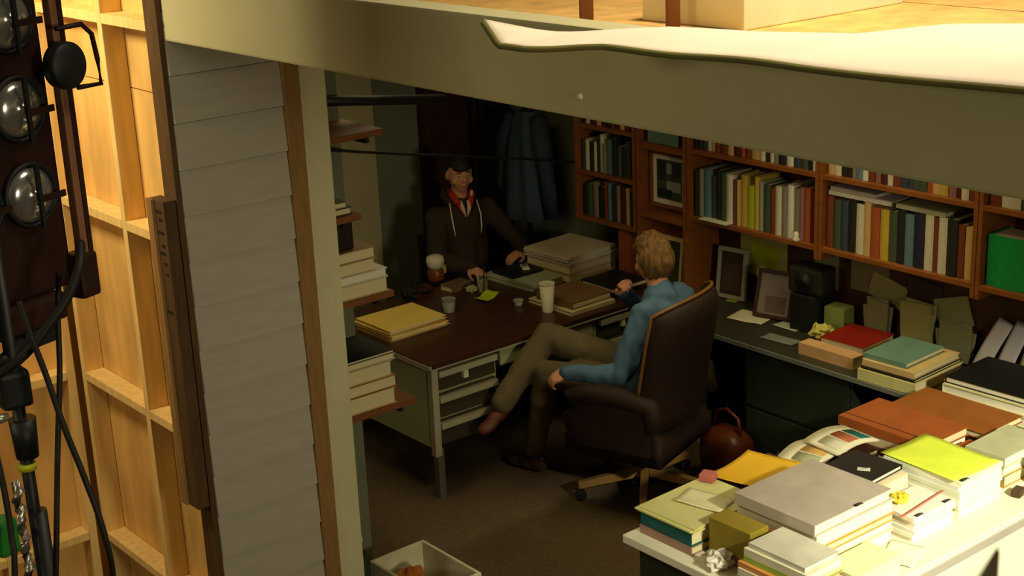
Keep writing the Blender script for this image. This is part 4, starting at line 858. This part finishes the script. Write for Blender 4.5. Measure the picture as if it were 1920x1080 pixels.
body = [[(*hip, .10), (*belly, .095), (*chest, .11), (*nb, .055), (5.367, 7.21, 1.2, .05), (5.366, 7.205, 1.27, .048)], [(*hip, .1), (*lh, .07), (*lk, .05), (*la, .036)], [(*hip, .1), (*rh, .07), (*rk, .05), (*ra, .036)],
        [(*chest, .11), (*ls, .052), (*le, .036), (*lw, .025)], [(*chest, .11), (*rs, .052), (*re_, .036), (*rw, .025)]]
parts = [skin(body)]+head(XB)+hand(lw, (-.95, -.08, -.16), (0, -.1, 1), -1, .25)+hand(rw, (.05, -.98, -.25), (0, -.2, 1), 1, .25)
place(remesh(merge(parts), .006), 'body', M_skin1, pB, iB)
jk = [[(*hip, (.14, .12)), (*belly, (.15, .125)), (*chest, (.165, .13)), (5.372, 7.212, 1.07, .085), (*nb, .07)], [(*chest, (.165, .13)), (*ls, .07), (*le, .056), (*lw, .044)], [(*chest, (.165, .13)), (*rs, .07), (*re_, .06), (*rw, .044)]]
place(wrinkle(remesh(merge([skin(jk)]), .01, 2), .010, 11, 5), 'hooded_jacket', cm((54, 42, 28), .9, .15), pB, iB)
tr = [[(*hip, (.13, .12)), (*lh, .09), (*lk, .07), (*la, .055)], [(*hip, (.13, .12)), (*rh, .09), (*rk, .07), (*ra, .055)]]
place(remesh(merge([skin(tr)]), .011, 2), 'trousers', cm((40, 44, 54), .9), pB, iB)
for a in (la, ra): place(shoe((a[0], a[1], .092), (-.1, -1, 0)), 'shoe', cm((30, 28, 26)), pB, iB)
G().tube([XB @ Vector((.088*math.cos(a), -.03+.07*math.sin(a), -.150-.035*math.sin(a))) for a in [i*2*math.pi/24 for i in range(25)]], .027, 10).build('hood', cm((50, 38, 26), .9), pB, (-5.38, -7.2, 0))
# open shirt collar, V of skin, drawstrings
def collar(s):
    pts = [XB @ Vector((s*.066, -.01, -.108)), XB @ Vector((s*.062, .045, -.125)), XB @ Vector((s*.04, .085, -.165)), XB @ Vector((s*.014, .105, -.235))]
    return G().tube(pts, [.020, .021, .020, .010], 8)
for s in (-1, 1): collar(s).build('shirt_collar', mat('plaid_red', S(170, 40, 34), .85, .55, 45, stretch=(1, 1, 2)), pB, (-5.38, -7.2, 0))
for s in (-1, 1): G().tube([XB @ Vector((s*.026, .082, -.155)), XB @ Vector((s*.020, .112, -.195)), XB @ Vector((s*.006, .118, -.245))], [.012, .013, .006], 8).build('shirt_facing', cm((226, 190, 160), .85), pB, (-5.38, -7.2, 0))
G().tube([XB @ Vector((-.058, .062, -.10)), XB @ Vector((-.05, .07, -.145))], [.010, .006], 8).build('collar_lining', cm((220, 196, 176), .85), pB, (-5.38, -7.2, 0))
for s in (-1, 1): G().tube([XB @ Vector((s*.088, .06, -.165)), XB @ Vector((s*.094, .112, -.24)), XB @ Vector((s*.09, .135, -.31)), XB @ Vector((s*.085, .138, -.355))], .0045, 6).build('drawstring', cm((226, 220, 200)), pB, (-5.38, -7.2, 0))
place(hair(XB, .15, .24, -.6, 9, .02), 'hair', mat('dark_hair', S(34, 22, 14), .6, .3, 60, .4), pB, iB)
face_parts(XB, pB, iB, (40, 26, 16), (50, 34, 20))

# ------------------------------------------------------------------ film light at left
def ry(px, py, t): return Vector((0, 0, CAMH))+(CF+CR*((px-960)/FPX)-CU*((py-540)/FPX))*t
T = 3.95; B0 = ry(44, 205, T); RZ = .338
FL = thing('film_light', 'large multi lamp film light head hanging at the left edge', 'film light', (B0.x, B0.y, B0.z-.70), RZ)
SPX, SPZ = .185, .235
G().box((-.52, .03, .18), (.115, .16, 1.32)).build('housing', M_lampred, FL, bevel=.01)
for j in range(-1, 3):
    for i in range(3):
        cx, cz = -i*SPX, .70+j*SPZ-.0
        lp = G().lathe([(.088, 0), (.092, .012), (.086, .02), (.08, .018), (.078, 0)], 28, X=Matrix.Translation((cx, .03, cz)) @ Matrix.Rotation(math.pi/2, 4, 'X')).build('lamp', M_black, FL)
        G().lathe([(.079, 0), (.074, .014), (.058, .026), (.034, .033), (.012, .035), (.01, .042), (0, .043)], 28, X=Matrix.Translation((cx, .03, cz)) @ Matrix.Rotation(math.pi/2, 4, 'X')).build('glass', M_glass, lp)
        G().box((cx-.009, -.026, cz-.085), (cx+.003, -.016, cz+.085)).build('retainer_bar', M_black, lp)
        G().box((cx, -.022, cz-.018), (cx+.086, -.016, cz+.0)).build('retainer_clip', M_lampred, lp)
G().box((.125, -.01, .25), (.15, .02, 1.34)).build('side_bar', M_lampbar, FL, bevel=.005); G().box((.15, -.012, .22), (.166, .03, 1.34)).build('side_plate', M_lampred, FL, bevel=.003)
G().box((.10, -.02, .14), (.17, .05, .27)).build('lower_bracket', M_lampred, FL, bevel=.012)
G().lathe([(0, 0), (.055, .002), (.064, .012), (.064, .04), (.055, .05), (0, .052)], 28, X=Matrix.Translation((.118, -.02, .80)) @ Matrix.Rotation(math.pi/2, 4, 'X')).build('lock_disc', M_black, FL)
G().tube([(.10, -.05, .90), (.19, -.05, .90), (.222, -.05, .87), (.232, -.05, .80), (.235, -.05, .732), (.15, -.05, .735)], .007, 8).build('handle', M_lampred, FL)
G().box((-.40, .0, .10), (.06, .12, .18)).build('ballast_box', M_lampred, FL, bevel=.015); G().box((-.10, .0, .05), (.02, .08, .10)).build('socket_block', M_black, FL, bevel=.006)
P_ = lambda px, py, t=T: ry(px, py, t)
def cable(pts, r, label, name='cable'):
    q = [P_(*p) for p in pts]; dense = []
    for k in range(len(q)-1):
        a, b, c, d = q[max(k-1, 0)], q[k], q[k+1], q[min(k+2, len(q)-1)]
        for i in range(6):
            t = i/6; dense.append(.5*((2*b)+(c-a)*t+(2*a-5*b+4*c-d)*t*t+(3*b-a-3*c+d)*t**3))
    dense.append(q[-1]); return tag(G().tube(dense, r, 8).build(name, M_cable), label, 'cable')
cable([(150, 455, 3.93), (148, 500, 3.88), (125, 560, 3.86), (90, 610, 3.84), (60, 650, 3.83), (15, 690, 3.82), (-60, 730, 3.8)], .0135, 'thick black cable looping below the film light')
cable([(110, 512), (109, 600), (112, 700), (108, 850), (106, 1000), (104, 1150, 4.0), (103, 1500, 4.2), (103, 1900, 4.3)], .008, 'thin black cable hanging straight down from the film light')
cable([(36, 565, 3.78), (58, 630, 3.78), (85, 700, 3.79), (120, 800, 3.8), (160, 900, 3.82), (195, 1000, 3.84), (215, 1120, 3.9), (226, 1500, 4.1), (235, 1900, 4.3)], .008, 'thin black cable slanting down to the right below the film light')
cable([(-10, 840, 3.8), (8, 920, 3.8), (22, 1010, 3.8), (28, 1100, 3.8), (30, 1600, 3.9)], .008, 'dark reddish cable at the far left bottom edge')
q = ry(40, 800, 3.97)
ST = thing('light_stand', 'black and silver light stand at the lower left corner', 'light stand', (q.x, q.y, 0))
G().cyl((0, 0, .30), (0, 0, 2.42), .017).build('riser', M_black, ST)
ztop = ry(20, 715, 3.97).z
G().box((-.05, -.045, ztop-.05), (.03, .045, ztop+.05)).build('clamp', M_black, ST, bevel=.012); G().cyl((-.07, -.02, ztop+.06), (.05, .03, ztop+.10), .018).build('clamp_arm', M_black, ST); G().cyl((-.085, -.045, ztop-.06), (-.045, -.045, ztop-.06), .016, .010).build('knob', M_silver, ST)
zs = ry(40, 880, 3.97).z
G().cyl((.005, 0, zs+.02), (.005, 0, zs+.13), .030, .036, 16).build('socket', M_black, ST); G().cyl((0, 0, zs-.015), (0, 0, zs+.004), .024, .024, 16).build('tape_band', cm((196, 206, 30)), ST)['label'] = 'lime green tape band'
G().tube([(-.045+.006*math.sin(k*2.4), -.02+.006*math.cos(k*2.4), zs-.03-.028*k) for k in range(24)], [.013+.004*(k % 2) for k in range(24)], 8).build('silver_sleeve', M_silver, ST)
G().cyl((.01, 0, .2), (.01, 0, zs-.14), .024, .024, 14).build('lower_tube', M_black, ST)
for k in range(3):
    a = k*2.094+2.4; G().tube([(0, 0, .62), (.25*math.cos(a), .25*math.sin(a), .32), (.5*math.cos(a), .5*math.sin(a), .012)], .012).build('leg', M_black, ST)
gq = ry(6, 1005, 3.9)
tag(G().box((-.03, -.03, -.05), (.03, .03, .05)).build('green_connector', cm((30, 120, 40)), None, gq, .3, .012), 'green plug hanging at the far left bottom edge', 'plug')
# black chair at the near right corner
q = at(1962, 1050, .80); q = Vector((q.x, q.y, 0))
BC = thing('folding_chair', 'black chair back at the lower right corner of the view', 'chair', q, math.radians(35))
G().box((-.21, -.015, .50), (.21, .015, .80)).build('backrest', cm((40, 38, 40)), BC, bevel=.012); G().box((-.21, -.44, .42), (.21, -.03, .45)).build('seat', cm((40, 38, 40)), BC, bevel=.01)
for x in (-.2, .2):
    G().cyl((x, .0, 0), (x, 0, .74), .012).build('leg', M_black, BC); G().cyl((x, -.42, 0), (x, -.40, .43), .012).build('leg', M_black, BC)
